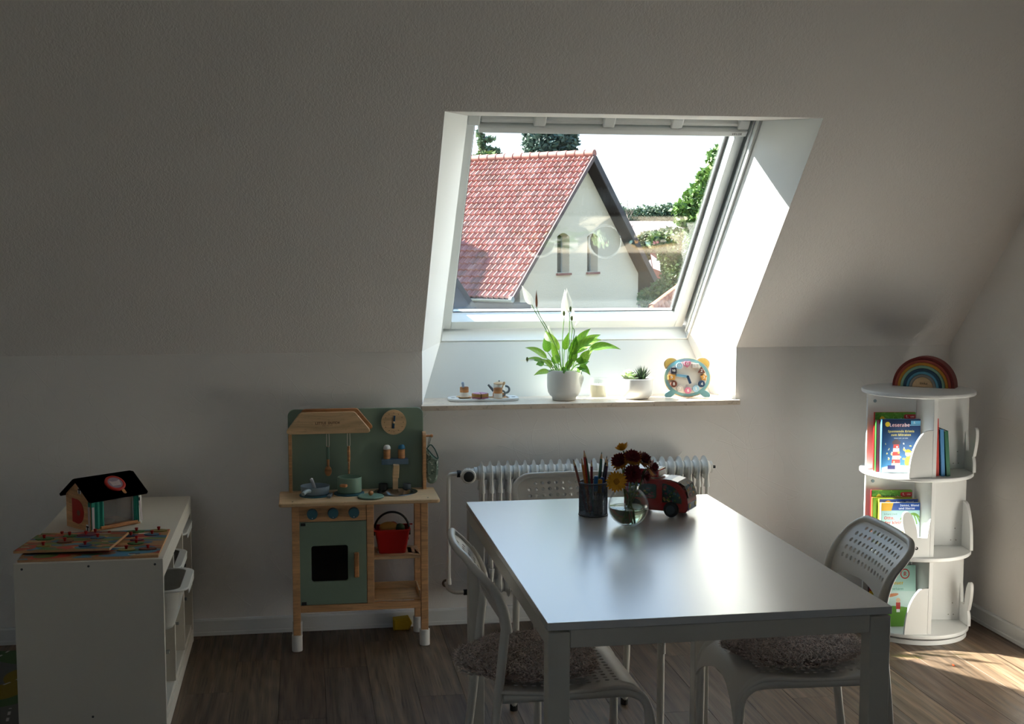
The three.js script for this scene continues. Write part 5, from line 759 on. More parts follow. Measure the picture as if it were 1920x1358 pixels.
  const mum = (label, foot, head, dir, s = 1, tip = true) => flower('chrysanthemum', label, foot, [head[0] * .45, .1, head[2] * .45], head, dir, [[18, .024 * s, .0042, .25, .004, tip ? rust : wine, -.003, .0], [18, .022 * s, .0045, .3, .004, wine, .0, .25], [16, .018 * s, .0042, .4, .003, wine, .003, .55], [12, .013 * s, .0036, .5, .002, wine, .005, .9]], dDisc, .006);
  mum('dark red chrysanthemum with golden petal backs, upper left in the vase', [.01, .016, -.005], [-.022, .176, -.006], [-.45, .55, .6]);
  mum('dark red chrysanthemum at the top middle of the bunch in the vase', [-.012, .018, .006], [.008, .186, .006], [.0, .75, .65]);
  mum('dark red chrysanthemum with golden petal backs, upper right in the vase', [-.015, .016, .0], [.04, .178, -.006], [.5, .6, .5]);
  mum('dark red chrysanthemum at the right edge of the bunch above the toy van', [-.01, .02, -.01], [.06, .158, .004], [.8, .25, .5], .95);
  mum('dark red chrysanthemum low in the middle of the bunch behind the yellow flower', [.014, .015, .0], [.006, .147, .016], [.1, .3, .95], 1, false);
  mum('dark red chrysanthemum hanging at the back right of the bunch', [-.006, .02, -.014], [.044, .134, -.008], [.75, -.15, .55], .85, false);
  flower('marigold', 'golden yellow flower sticking out highest at the top left of the bunch', [.004, .02, -.012], [-.01, .1, -.012], [-.014, .206, -.01], [-.35, .9, .1], [[14, .021, .0046, .35, .003, gold, 0, .35], [12, .017, .004, .5, .002, gold, .002, .7]], null);
}
{ // ---- red tin toy van
  const t = thing('toy_van', 'shiny red tin toy van with picture windows and black wheels behind the vase', 'toy car', [.79, TY, 1.452], -.62);
  const red = phys('#9c1214', .22, { clearcoat: .8, clearcoatRoughness: .08 }), w = .084; // local +x forward, z across
  const side = new THREE.Shape(); side.moveTo(-.095, .014); side.lineTo(.088, .014); side.quadraticCurveTo(.096, .016, .097, .03); side.bezierCurveTo(.098, .07, .078, .102, .036, .104); side.lineTo(-.088, .106); side.quadraticCurveTo(-.095, .106, -.095, .099); side.lineTo(-.095, .014);
  obj('body', [ext(side, w, .003, 20).translate(0, 0, -w / 2)], red, t);
  obj('roof_box', [rb(.10, .022, .066, .004, -.044, .1175, 0)], red, t); obj('roof_plate', [rb(.092, .0012, .058, .0005, -.044, .1292, 0), rb(.0012, .014, .05, .0005, .0066, .1175, 0)], mat('#f1eeea', .3), t);
  const pic = (s) => canvasTex(128, 128, (g) => { const b = g.createLinearGradient(0, 0, 0, 128); b.addColorStop(0, '#35505a'); b.addColorStop(1, '#2e3b34'); g.fillStyle = b; g.fillRect(0, 0, 128, 128); reseed(s); for (let i = 0; i < 34; i++) { g.fillStyle = ['#7b3a4a', '#5d6f3a', '#a58a5a', '#45626e', '#8b5a62'][i % 5]; g.beginPath(); g.ellipse(rr(10, 118), rr(20, 120), rr(4, 16), rr(4, 12), rr(0, 3), 0, 7); g.fill(); } });
  const fitUV = (g) => { const q = flat(g); q.computeBoundingBox(); const b = q.boundingBox, p = q.attributes.position, uv = q.attributes.uv; for (let i = 0; i < uv.count; i++) uv.setXY(i, (p.getX(i) - b.min.x) / (b.max.x - b.min.x), (p.getY(i) - b.min.y) / (b.max.y - b.min.y)); return q; };
  const sw = new THREE.Shape(); sw.moveTo(.022, .04); sw.lineTo(.08, .04); sw.bezierCurveTo(.08, .068, .06, .09, .03, .093); sw.lineTo(.022, .093); sw.lineTo(.022, .04);
  for (const z of [w / 2 + .0002, -w / 2 - .0014]) { obj('window', [fitUV(ext(sw, .0012, .0002).translate(0, 0, z))], phys('#ffffff', .2, { map: pic(5), clearcoat: .6 }), t, { uv: false }); obj('window', [fitUV(ext(roundRect(-.08, .048, .004, .09, .006), .0012, .0002).translate(0, 0, z))], phys('#ffffff', .2, { map: pic(6), clearcoat: .6 }), t, { uv: false }); }
  { // curved windscreen and bumper print, bent along the nose
    const nose = [[.097, .034], [.0972, .05], [.093, .07], [.083, .088], [.066, .0985]]; const strip = (pts, hw, o) => { const pos = [], uv = [], n = pts.length - 1; const P = pts.map(([x, y]) => V(x + o, y + o * .6, 0)); for (let i = 0; i < n; i++) { const a = P[i], b = P[i + 1]; for (const [p, z, u, v] of [[a, hw, 0, i / n], [a, -hw, 1, i / n], [b, -hw, 1, (i + 1) / n], [a, hw, 0, i / n], [b, -hw, 1, (i + 1) / n], [b, hw, 0, (i + 1) / n]]) { pos.push(p.x, p.y, z); uv.push(u, v); } } const g = new THREE.BufferGeometry(); g.setAttribute('position', new THREE.BufferAttribute(new Float32Array(pos), 3)); g.setAttribute('uv', new THREE.BufferAttribute(new Float32Array(uv), 2)); g.computeVertexNormals(); return g; };
    obj('windscreen', [strip(nose.slice(1).map(([x, y], i) => [x - [.0, .0008, -.001, .001][i] + .0006, y + [.004, .001, .0015, .002][i]]), .036, .0012)], phys('#ffffff', .18, { map: pic(7), clearcoat: .6, side: THREE.DoubleSide }), t, { uv: false });
    obj('bumper_print', [rb(.0015, .02, .07, .0006, .0972, .031, 0)], mat('#3f5570', .3), t); for (const z of [-.024, .024]) obj('headlamp', [cyl(.0065, .0065, .0012, .0984, .032, z, 16, 0, 0, PI / 2)], mat('#c9b23e', .3), t);
    obj('stripe', [strip([[.066, .0995], [.045, .1045], [.02, .1052]], .038, .0006)], phys('#d9cfc8', .3, { side: THREE.DoubleSide }), t, { uv: false });
  }
  for (const x of [-.06, .05]) for (const z of [-1, 1]) { const wh = obj('wheel', [lathe([[0, -.007], [.0195, -.007], [.0215, -.005], [.0215, .005], [.0195, .007], [0, .007]], 0, 0, 0, 32).rotateX(PI / 2).translate(x, .0217, z * (w / 2 + .0025))], matteBlack, t); obj('hubcap', [cyl(.0135, .0125, .001, x, .0217, z * (w / 2 + .0102), 24, PI / 2)], mat('#4c555c', .35, { metalness: .5 }), wh); }
}
// ---------------------------------------------------------------- things on the storage cabinet
{ // ---- wooden pet house
  const CY = .5602, t = thing('toy_house', 'wooden toy pet house with black spotted roof, red side flap and turquoise curtains', 'toy house', [-.888, CY, .5235], .6947);
  // local: +x along the front to the right, +z to the front; front face 0.196 wide, side 0.156 deep
  const w = .194, d = .150, h = .112, rh = .052, ply = W.beech, blk = mat('#23272c', .6, {}), roofT = canvasTex(256, 256, (g) => { g.fillStyle = '#2a2f36'; g.fillRect(0, 0, 256, 256); g.fillStyle = '#8f979e'; for (let i = 0; i < 6; i++) for (let j = 0; j < 6; j++) { const x = 22 + i * 43 + (j % 2) * 21, y = 22 + j * 43; for (const [a, b] of [[-6, 0], [6, 0], [0, -4]]) { g.beginPath(); g.arc(x + a, y + b, 2.6, 0, 7); g.fill(); } g.beginPath(); g.ellipse(x, y + 3, 4.5, 3.4, 0, 0, 7); g.fill(); } });
  roofT.wrapS = roofT.wrapT = THREE.RepeatWrapping; roofT.repeat.set(7, 7);
  const gab = shp([[-d / 2, 0], [d / 2, 0], [d / 2, h], [0, h + rh], [-d / 2, h]]);
  for (const s of [-1, 1]) { const g = ext(gab, .007, .001).rotateY(PI / 2).translate(s < 0 ? -w / 2 : w / 2 - .007, 0, 0); obj('gable_wall', [g], s < 0 ? ply : white, t); }
  const fl = new THREE.Shape(); fl.moveTo(-.034, .022); fl.lineTo(.0, .018); fl.bezierCurveTo(.046, .022, .05, .09, .0, .1); fl.lineTo(-.034, .102); fl.lineTo(-.034, .022);
  const flap = obj('side_flap', [ext(fl, .002, .0004, 16).rotateY(-PI / 2).translate(-w / 2 - .0002, 0, 0)], mat('#b32018', .5), t); obj('flap_hole', [cyl(.0095, .0095, .0008, -w / 2 - .0026, .056, .006, 24, 0, 0, PI / 2)], mat('#7d5a48', .7), flap);
  for (const [y, z, sx] of [[.131, .012, .010], [.012, .058, .012]]) obj('bone_print', [rb(.0008, .022, sx * 1.6, .0003, -w / 2 - .0006, y, z), rb(.0008, .006, sx * 1.9, .0003, -w / 2 - .0012, y - .003, z)], y > .1 ? white : white, t), obj('bone_mark', [rb(.0006, .005, .014, .0002, -w / 2 - .0019, y + .004, z), rb(.0006, .012, .006, .0002, -w / 2 - .0019, y - .004, z)], matteBlack, t);
  obj('back_wall', [span(-w / 2 + .0072, w / 2 - .0072, 0, h, -d / 2, -d / 2 + .006, .0006)], white, t); obj('floor_panel', [span(-w / 2 + .0072, w / 2 - .0072, 0, .006, -d / 2 + .0062, d / 2 - .0, .0006)], ply, t);
  obj('front_post', [span(-w / 2 + .0072, -w / 2 + .034, .0062, h, d / 2 - .008, d / 2 - .001, .0006)], white, t); obj('front_post', [span(w / 2 - .034, w / 2 - .0072, .0062, h, d / 2 - .008, d / 2 - .001, .0006)], white, t);
  for (const y of [.0095, h - .006]) obj('front_rail', [span(-w / 2 + .034, w / 2 - .02, y - .0055, y + .0055, d / 2 - .0009, d / 2 + .009, .002)], W.honey, t);
  const pane = phys('#f0f0ee', .06, { transmission: .92, thickness: 0 }); obj('pane', [span(-w / 2 + .0345, w / 2 - .0345, .0155, h - .012, d / 2 - .006, d / 2 - .0045, .0004)], pane, t);
  const roof = (s) => { const L = Math.hypot(d / 2, rh) + .022, a = Math.atan2(rh, d / 2); return ext(roundRect(-w / 2 - .014, 0, w / 2 + .014, L, .006), .0075, .001).rotateX(-PI / 2 + a * 1).applyMatrix4(new THREE.Matrix4().makeRotationY(s > 0 ? 0 : PI)); };
  for (const s of [1, -1]) { const L = Math.hypot(d / 2, rh) + .022, a = Math.atan2(rh, d / 2), g = flat(ext(roundRect(-w / 2 - .014, 0, w / 2 + .014, L, .008), .0075, .001)); boxUV(g); g.applyMatrix4(new THREE.Matrix4().makeBasis(V(s, 0, 0), V(0, -Math.sin(a), s * Math.cos(a)), V(0, Math.cos(a), s * Math.sin(a)))); g.translate(0, h + rh + .0012, 0); g.userData.ready = true; obj('roof_panel', [g][0], mat('#ffffff', .6, { map: roofT }), t, { uv: false }); }
  { // round mirror plate with printed face on the front roof
    const a = Math.atan2(rh, d / 2), n = V(0, Math.cos(a), Math.sin(a)), c = V(.012, h + rh, 0).addScaledVector(V(0, -Math.sin(a), Math.cos(a)), .052).addScaledVector(n, .0092); const put = (g) => { g.applyQuaternion(new THREE.Quaternion().setFromUnitVectors(V(0, 1, 0), n)); g.translate(c.x, c.y, c.z); return g; };
    const r = obj('roof_medallion', [put(lathe([[0, 0], [.034, 0], [.0355, .002], [.0355, .006], [.033, .0085], [.027, .0085], [.026, .007], [0, .007]], 0, 0, 0, 48))], mat('#b8281f', .45), t);
    obj('medallion_print', [put(cyl(.0255, .0255, .0005, 0, .0074, 0, 40))], mat('#8d8090', .5), r); obj('medallion_patch', [put(at(ext(shp([[-.016, -.014], [.016, -.014], [.02, .012], [.008, .006], [-.008, .006], [-.02, .012]]), .0004).rotateX(-PI / 2), 0, .0078, 0)), put(at(new THREE.CylinderGeometry(.003, .003, .0004, 12), 0, .0084, .004))], mat('#c4b2b4', .5), r);
    obj('tag', [put(at(ext(roundRect(-.006, -.011, .006, .011, .005), .0016, .0004).rotateX(-PI / 2), .012, .004, .042))], W.honey, r); }
  const curt = mat('#2f8f7c', .9); const cs = (x0, x1, dark) => { const n = 18, pos = [], H0 = .008, H1b = h - .01; const z = (u) => d / 2 + .0035 + .0028 * Math.sin(u * 16) + .001; for (const [za, fl2] of [[0, 1], [-.0014, -1]]) for (let i = 0; i < n; i++) { const u0 = i / n, u1 = (i + 1) / n, X = (u) => x0 + (x1 - x0) * u; const q = [[X(u0), H0, z(u0) + za], [X(u1), H0, z(u1) + za], [X(u1), H1b, z(u1) + za], [X(u0), H1b, z(u0) + za]]; pos.push(poly(q, fl2 > 0 ? [[0, 1, 2, 3]] : [[3, 2, 1, 0]])); } return pos; };
  obj('curtain', cs(-w / 2 + .0005, -w / 2 + .0475), curt, t); obj('curtain', cs(w / 2 - .034, w / 2 - .014), curt, t); obj('curtain_tape', [rb(.0012, .085, .010, .0004, -w / 2 - .0008, .05, d / 2 - .008), rb(.009, .085, .0012, .0004, -w / 2 + .004, .05, d / 2 + .0105)], mat('#cfc3c6', .7), t); obj('curtain_tie', [rb(.012, .016, .0016, .0005, -w / 2 + .004, h - .02, d / 2 + .0108), rb(.0014, .016, .012, .0005, -w / 2 - .0016, h - .02, d / 2 - .004)], curt, t);
  obj('tape', [rb(.007, .07, .001, .0004, w / 2 - .01, .046, d / 2 + .009, 0, 0, .12)], mat('#cfc3c6', .7), t); obj('paw_print', [cyl(.007, .007, .0006, w / 2 - .009, .083, d / 2 - .0006, 14, PI / 2), cyl(.0025, .0025, .0006, w / 2 - .004, .097, d / 2 - .0006, 10, PI / 2), rb(.014, .006, .0006, .0002, w / 2 - .009, .066, d / 2 - .0006), rb(.0025, .0025, .0006, .0002, w / 2 - .006, .035, d / 2 - .0006)], matteBlack, t);
  const cush = thing('toy_cushion', 'small brown cushion lying inside the toy pet house', 'toy', [-.888, CY + .0065, .5235], .6947); obj('cushion', [at(new THREE.SphereGeometry(1, 22, 12), -.01, .008, .015, 0, 0, 0, [.036, .008, .03])], mat('#6e4a33', .9), cush);
}
{ // ---- two knob puzzles, one lying across the other
  const CY = .5601;
  const print = (s, bg) => canvasTex(512, 384, (g) => { g.fillStyle = bg; g.fillRect(0, 0, 512, 384); reseed(s); const c = ['#4c7a3c', '#b5452c', '#2f6d96', '#8a5a3a', '#d3a46a', '#c8392c', '#6b8f4a', '#4a8fb0']; for (let i = 0; i < 110; i++) { g.fillStyle = c[Math.floor(rnd() * c.length)]; g.globalAlpha = .85; g.beginPath(); const x = rr(-20, 532), y = rr(-10, 394); g.ellipse(x, y, rr(18, 90), rr(8, 34), rr(-.3, .3), 0, 7); g.fill(); } g.globalAlpha = 1; for (let i = 0; i < 14; i++) { g.fillStyle = ['#3a3a48', '#e5d9bd', '#6a3a5a'][i % 3]; g.fillRect(rr(10, 480), rr(10, 360), rr(14, 50), rr(6, 18)); } });
  const boardUV = (g, w, d) => { const q = flat(g), p = q.attributes.position, uv = q.attributes.uv; for (let i = 0; i < uv.count; i++) uv.setXY(i, p.getX(i) / w + .5, p.getZ(i) / d + .5); q.userData.ready = true; return q; };
  const board = (label, pos, turn, w, d, s, bg, tilt = 0) => { const t = thing('puzzle_board', label, 'puzzle', pos, turn); t.rotation.order = 'YXZ'; t.rotation.z = tilt; obj('board', [span(-w / 2, w / 2, 0, .0075, -d / 2, d / 2, .001)], W.beech, t); obj('print', boardUV(span(-w / 2 + .001, w / 2 - .001, .0076, .0082, -d / 2 + .001, d / 2 - .001, .0001), w, d), mat('#ffffff', .55, { map: print(s, bg) }), t, { uv: false }); return t; };
  const A = board('wooden knob puzzle lying flat on the near end of the storage cabinet', [-.862, CY, .848], .0, .408, .36, 61, '#b58655');
  const B = board('wooden knob puzzle lying across the other one, tilted, at the left', [-.934, CY + .0155, .868], -.13, .29, .22, 62, '#9a7448', .028);
  const cols = ['#4a6f8a', '#7a3f52', '#4f7d45', '#9a8a4a', '#7d4a38', '#3f5a7a'];
  const piece = (host, x, z, i, grp, label) => { host.updateMatrixWorld(); const p = V(x, .0084, z).applyMatrix4(host.matrixWorld), t = thing('puzzle_piece', label, 'puzzle piece', [p.x, p.y, p.z], host.rotation.y, grp); t.rotation.order = 'YXZ'; t.rotation.z = host.rotation.z; const s = new THREE.Shape(); const n = 12, w = rr(.022, .034), d = rr(.014, .02); for (let k = 0; k < n; k++) { const a = k / n * 2 * PI, r = rr(.8, 1.05); k ? s.lineTo(w * r * Math.cos(a), d * r * Math.sin(a)) : s.moveTo(w * r, 0); } s.closePath(); obj('shape', [ext(s, .0035, .0006).rotateX(-PI / 2)], mat(cols[i % cols.length], .55), t); obj('knob', [lathe([[0, .0036], [.0042, .0036], [.0036, .006], [.0056, .0125], [.005, .0145], [0, .015]], 0, 0, 0, 16)], mat('#b01a16', .4), t); };
  reseed(88);
  const ga = 'pieces of the flat knob puzzle', gb = 'pieces of the upper tilted knob puzzle';
  const cn = ['blue', 'plum coloured', 'green', 'mustard yellow', 'rust brown', 'navy'];
  [[-.13, -.13, 'at the back left corner'], [-.03, -.15, 'left at the back edge'], [.1, -.15, 'right at the back edge'], [.17, -.155, 'in the back right corner'], [.02, -.11, 'behind the tilted board'], [.09, -.09, 'in the second row'], [.155, -.1, 'at the right edge'], [.115, -.03, 'in the right half'], [.12, .02, 'right of the front'], [.1, .1, 'in the front row'], [.165, .1, 'in the front right corner']].forEach(([x, z, w], i) => piece(A, x, z, i, ga, `${cn[i % 6]} puzzle piece, red knob, ${w} of the flat board`));
  [[-.1, -.04, 'at the left edge'], [-.07, .06, 'at the front left'], [-.02, .01, 'in the centre'], [.06, .07, 'at the front right'], [.07, -.03, 'right of the centre'], [.02, -.075, 'at the back edge'], [-.03, -.07, 'at the back left']].forEach(([x, z, w], i) => piece(B, x, z, i + 2, gb, `${cn[(i + 2) % 6]} puzzle piece, red knob, ${w} of the tilted board`));
}
{ // ---- play rug at the far left and a bit of carrot on the floor
  const tex = canvasTex(512, 512, (g) => { g.fillStyle = '#6f6f6c'; g.fillRect(0, 0, 512, 512); reseed(17); for (let i = 0; i < 9; i++) { g.fillStyle = i % 2 ? '#8a7a2a' : '#4e6a44'; g.beginPath(); g.ellipse(rr(0, 512), rr(0, 512), rr(40, 110), rr(30, 90), rr(0, 3), 0, 7); g.fill(); } g.strokeStyle = '#cfcfca'; g.lineWidth = 5; g.setLineDash([18, 14]); for (let i = 0; i < 4; i++) { g.beginPath(); g.moveTo(rr(0, 512), 0); g.lineTo(rr(0, 512), 512); g.stroke(); } });
  tex.wrapS = tex.wrapT = THREE.RepeatWrapping; tex.repeat.set(1.1, 1.1); const t = thing('play_rug', 'grey play rug with yellow patches on the floor behind the storage cabinet', 'rug', [-1.54, 0, .72]); obj('pile', [span(-.43, .43, .0004, .007, -.62, .95, .003)], mat('#ffffff', .98, { map: tex }), t);
  for (const [x, z, r, lb] of [[.735, 1.115, .6, 'tiny orange crumb on the floor under the table'], [2.075, .79, 1.4, 'tiny orange crumb on the floor in front of the bookcase']]) { const c = thing('crumb', lb, 'crumb', [x, .0003, z], r); obj('crumb', [rb(.016, .0035, .006, .0014, 0, .0018, 0)], mat('#d8562a', .6), c); }
}
// ---------------------------------------------------------------- outside: neighbouring house, trees, fields
const GY = -5.6;
{
  const ap = V(9.0914, 4.394, -35.872), th = -46 * PI / 180, rd = V(Math.sin(th), 0, -Math.cos(th)), ga = V(-rd.z, 0, rd.x); // ridge runs away along rd; ga along the gable to the right
  const half = 4.62, drop = 4.45, LEN = 10;
  const t = thing('house', 'neighbouring house with steep red tiled roof and pale gable wall with two slit windows', 'house', [ap.x, GY, ap.z]);
  t.rotation.y = Math.atan2(-ga.z, ga.x); // local x along the gable, local z towards the room, ridge at x 0
  const yA = ap.y - GY, yE = yA - drop, wl = 3.65;
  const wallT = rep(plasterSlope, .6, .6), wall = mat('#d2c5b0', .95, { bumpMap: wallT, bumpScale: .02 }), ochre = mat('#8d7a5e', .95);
  const zF = -.38;                                 // gable wall set back under the verge
  { const s = shp([[-wl, 0], [wl, 0], [wl, yA - .42 - wl * (drop / half)], [0, yA - .34], [-wl, yA - .42 - wl * (drop / half)]]);
    const wy0 = yA - 3.83, wy1 = yA - 2.62; for (const [x0, x1] of [[-1.575, -.855], [.235, .91]]) { const p = [[x0, wy0]]; const n = 8; p.push([x0, wy1 - .06]); for (let i = 1; i < n; i++) { const u = i / n; p.push([x0 + (x1 - x0) * u, wy1 - .06 + .11 * Math.sin(PI * u)]); } p.push([x1, wy1 - .06], [x1, wy0]); hole(s, p); }
    obj('gable_wall', [ext(s, .36).translate(0, 0, zF - .36)], wall, t);
    for (const [x0, x1] of [[-1.575, -.855], [.235, .91]]) { const w = obj('window', [span(x0, x1, wy0, wy1 + .06, zF - .34, zF - .30, .002)], phys('#1f2a2a', .05, { clearcoat: 1 }), t); obj('window_frame', [span(x0 + .30, x0 + .36, wy0, wy1, zF - .3, zF - .27, .004), span(x0, x0 + .05, wy0, wy1, zF - .3, zF - .27, .004), span(x1 - .05, x1, wy0, wy1, zF - .3, zF - .27, .004)], mat('#9a9a96', .6), w); obj('window_ledge', [span(x0 - .06, x1 + .06, wy0 - .08, wy0 - .01, zF - .3, zF + .07, .01)], mat('#7a4038', .8), w); }
  }
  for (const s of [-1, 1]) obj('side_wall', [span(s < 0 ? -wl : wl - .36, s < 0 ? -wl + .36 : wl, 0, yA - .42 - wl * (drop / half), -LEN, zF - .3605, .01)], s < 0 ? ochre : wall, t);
  // roof planes: u down the slope, tiles laid in courses
  const sl = Math.hypot(half, drop), dirL = V(-half / sl, -drop / sl, 0), nL = V(-drop / sl, half / sl, 0);
  obj('roof_deck', [poly([[-half, yE - .1, 0], [0, yA - .1, 0], [half, yE - .1, 0], [half, yE - .22, 0], [0, yA - .24, 0], [-half, yE - .22, 0], [-half, yE - .1, -LEN], [0, yA - .1, -LEN], [half, yE - .1, -LEN], [half, yE - .22, -LEN], [0, yA - .24, -LEN], [-half, yE - .22, -LEN]], [[0, 1, 7, 6].reverse(), [1, 2, 8, 7].reverse(), [5, 4, 10, 11], [4, 3, 9, 10], [0, 5, 4, 1], [1, 4, 3, 2], [6, 7, 10, 11], [7, 8, 9, 10], [0, 6, 11, 5], [2, 3, 9, 8]])], mat('#3d3230', .9), t);
  const dark = mat('#3a3437', .7), verge = (s) => { const a = V(0, yA + .02, 0), b = V(s * (half + .06), yE - .04, 0), d = b.clone().sub(a), L = d.length(); const g = rb(L, s > 0 ? .24 : .13, .05, .008, 0, 0, 0); g.rotateZ(Math.atan2(d.y, d.x) + (s < 0 ? PI : 0)); return g.translate((a.x + b.x) / 2, (a.y + b.y) / 2 - (s > 0 ? .2 : .12), .03); };
  obj('verge_board', [verge(1)], dark, t); obj('verge_board', [verge(-1)], mat('#5d4a48', .7), t);
  obj('soffit', [poly([[0, yA - .36, zF], [half + .05, yE - .36, zF], [half + .05, yE - .3, .02], [0, yA - .3, .02]], [[0, 1, 2, 3], [3, 2, 1, 0]])], dark, t);
  obj('eaves_box', [span(wl + .001, half + .03, yE - .62, yE - .17, -1.2, .03, .01)], mat('#4d4444', .8), t); obj('eaves_box', [span(-half + .02, -wl - .001, yE - .5, yE - .23, -LEN, .03, .01)], mat('#4d4748', .8), t);
  const rows = 23, tw = .2, rowL = sl / rows, tiles = ['#9e6a5f', '#a67267', '#945f56', '#aa7d72', '#9a6b62', '#8d655b'].map(c => mat(c, .8));
  const tile = (() => { // S-shaped pan tile, x across, z down the course
    const N = 8, top = [], f = (x) => .034 * Math.sin((x / tw) * 2 * PI - .6) + (x > tw * .84 ? .03 : 0), v = [], F = []; for (let i = 0; i <= N; i++) { const x = i / N * (tw + .012) - .006; v.push([x, f(x) + .012, 0], [x, f(x) + .075, rowL + .035], [x, f(x) + .02, rowL + .045]); } for (let i = 0; i < N; i++) { const a = i * 3; F.push([a, a + 1, a + 4, a + 3], [a + 1, a + 2, a + 5, a + 4]); } return keep(poly(v, F)); })();
  const basis = (s) => new THREE.Matrix4().makeBasis(V(0, 0, -1), nL.clone().multiply(V(-s, 1, 1)).normalize(), V(s * half / sl, -drop / sl, 0));
  const all = []; reseed(1234); for (let r = 0; r < rows; r++) for (let c = 0; c < Math.floor(LEN / tw); c++) all.push([r, c, Math.floor(rnd() * 6), c * tw + (rows - 1 - r) * .06]);
  all.sort((a, b) => a[3] - b[3]);
  // left roof plane faces the room: x must run away from the gable, so the basis is (-z, normal, down)
  const mL = new THREE.Matrix4().makeBasis(V(0, 0, -1), V(-drop / sl, half / sl, 0), V(-half / sl, -drop / sl, 0));
  all.forEach(([r, c, k], i) => { if (i >= 300) return; const m = obj('roof_tile', tile, tiles[k], t, { uv: false }); m.matrix.copy(mL); m.matrix.setPosition(V(0, yA, 0).addScaledVector(dirL, r * rowL).add(V(0, 0, -.02 - c * tw)).addScaledVector(V(-drop / sl, half / sl, 0), -.075)); m.matrix.decompose(m.position, m.quaternion, m.scale); });
  const rest = all.slice(300), im = new THREE.InstancedMesh(tile, mat('#ffffff', .8), rest.length + rows * 12), q = new THREE.Matrix4(), cc = new THREE.Color(); im.name = 'roof_tiles'; im.userData.kind = 'stuff';
  rest.forEach(([r, c, k], i) => { q.copy(mL).setPosition(V(0, yA, 0).addScaledVector(dirL, r * rowL).add(V(0, 0, -.02 - c * tw)).addScaledVector(V(-drop / sl, half / sl, 0), -.075)); im.setMatrixAt(i, q); im.setColorAt(i, cc.copy(tiles[k].color)); });
  const mR = new THREE.Matrix4().makeBasis(V(0, 0, 1), V(drop / sl, half / sl, 0), V(half / sl, -drop / sl, 0)); let ii = rest.length;
  for (let r = 0; r < rows; r++) for (let c = 0; c < 12; c++) { q.copy(mR).setPosition(V(0, yA, 0).add(V(half / sl, -drop / sl, 0).multiplyScalar(r * rowL)).add(V(0, 0, -.02 - (c + 1) * tw)).addScaledVector(V(drop / sl, half / sl, 0), -.075)); im.setMatrixAt(ii, q); im.setColorAt(ii++, cc.copy(tiles[(r * 5 + c) % 6].color)); }
  im.castShadow = im.receiveShadow = true; t.add(im);
  const ridge = keep([at(new THREE.CylinderGeometry(.135, .115, .38, 12, 1, false), 0, 0, 0, PI / 2, 0, 0)]); for (let i = 0; i < 28; i++) { const m = obj('ridge_tile', ridge, tiles[i % 6], t, { uv: false }); m.position.set(0, yA - .02, -.17 - i * .35); }
  obj('gutter', [at(new THREE.CylinderGeometry(.085, .085, LEN, 16, 1, false, -PI / 2, PI), -half - .06, yE - .1, -LEN / 2 + .02, PI / 2, 0, 0), at(new THREE.CylinderGeometry(.09, .09, .1, 16), -half - .06, yE - .1, .02, PI / 2, 0, 0)], new THREE.MeshStandardMaterial({ color: '#9aa0a2', roughness: .5, metalness: .4, side: THREE.DoubleSide }), t);
  obj('downpipe', [pipe([[-half - .06, yE - .12, -1.75], [-half - .06, yE - .34, -1.75], [-wl - .08, yE - .85, -1.75], [-wl - .08, 0, -1.75]], .05, .1, 40, 10), cyl(.055, .1, .14, -half - .06, yE - .2, -1.75, 12)], mat('#a3a8aa', .5, { metalness: .4 }), t, { uv: false });
}
{ // ---- grey roof wing at the lower left, and the taller roof beyond it that shades the tiles
  const at2 = (x, y, D) => { const f = 2411.9, d = V((x - 960) / f, -(y - 679) / f, -1).applyEuler(camera.rotation).normalize(); return camera.position.clone().addScaledVector(d, D); };
  const a = at2(858, 522, 33), b = at2(893, 577, 33);
  const t = thing('neighbour_wing', 'dark grey sloping roof edge at the lower left behind the window', 'house', [a.x, GY, a.z]);
  const top = a.y - GY, dx = b.x - a.x, dy = b.y - a.y;
  obj('roof', [poly([[0, top, 0], [dx, top + dy, .2], [dx, top + dy - .22, .2], [0, top - .2, 0], [-4, top + .0, -1.2], [-4, top - .4, -1.2], [-3.6, top + dy, 3], [-3.6, top + dy - .22, 3]], [[0, 4, 6, 1].reverse(), [0, 1, 2, 3].reverse(), [4, 5, 7, 6], [1, 6, 7, 2], [3, 2, 7, 5], [0, 3, 5, 4]])], mat('#55504e', .85), t);
  obj('wall', [span(-3.5, dx - .35, 0, top + dy - .25, -1, .0, .02)], mat('#8a8478', .9), t);
}
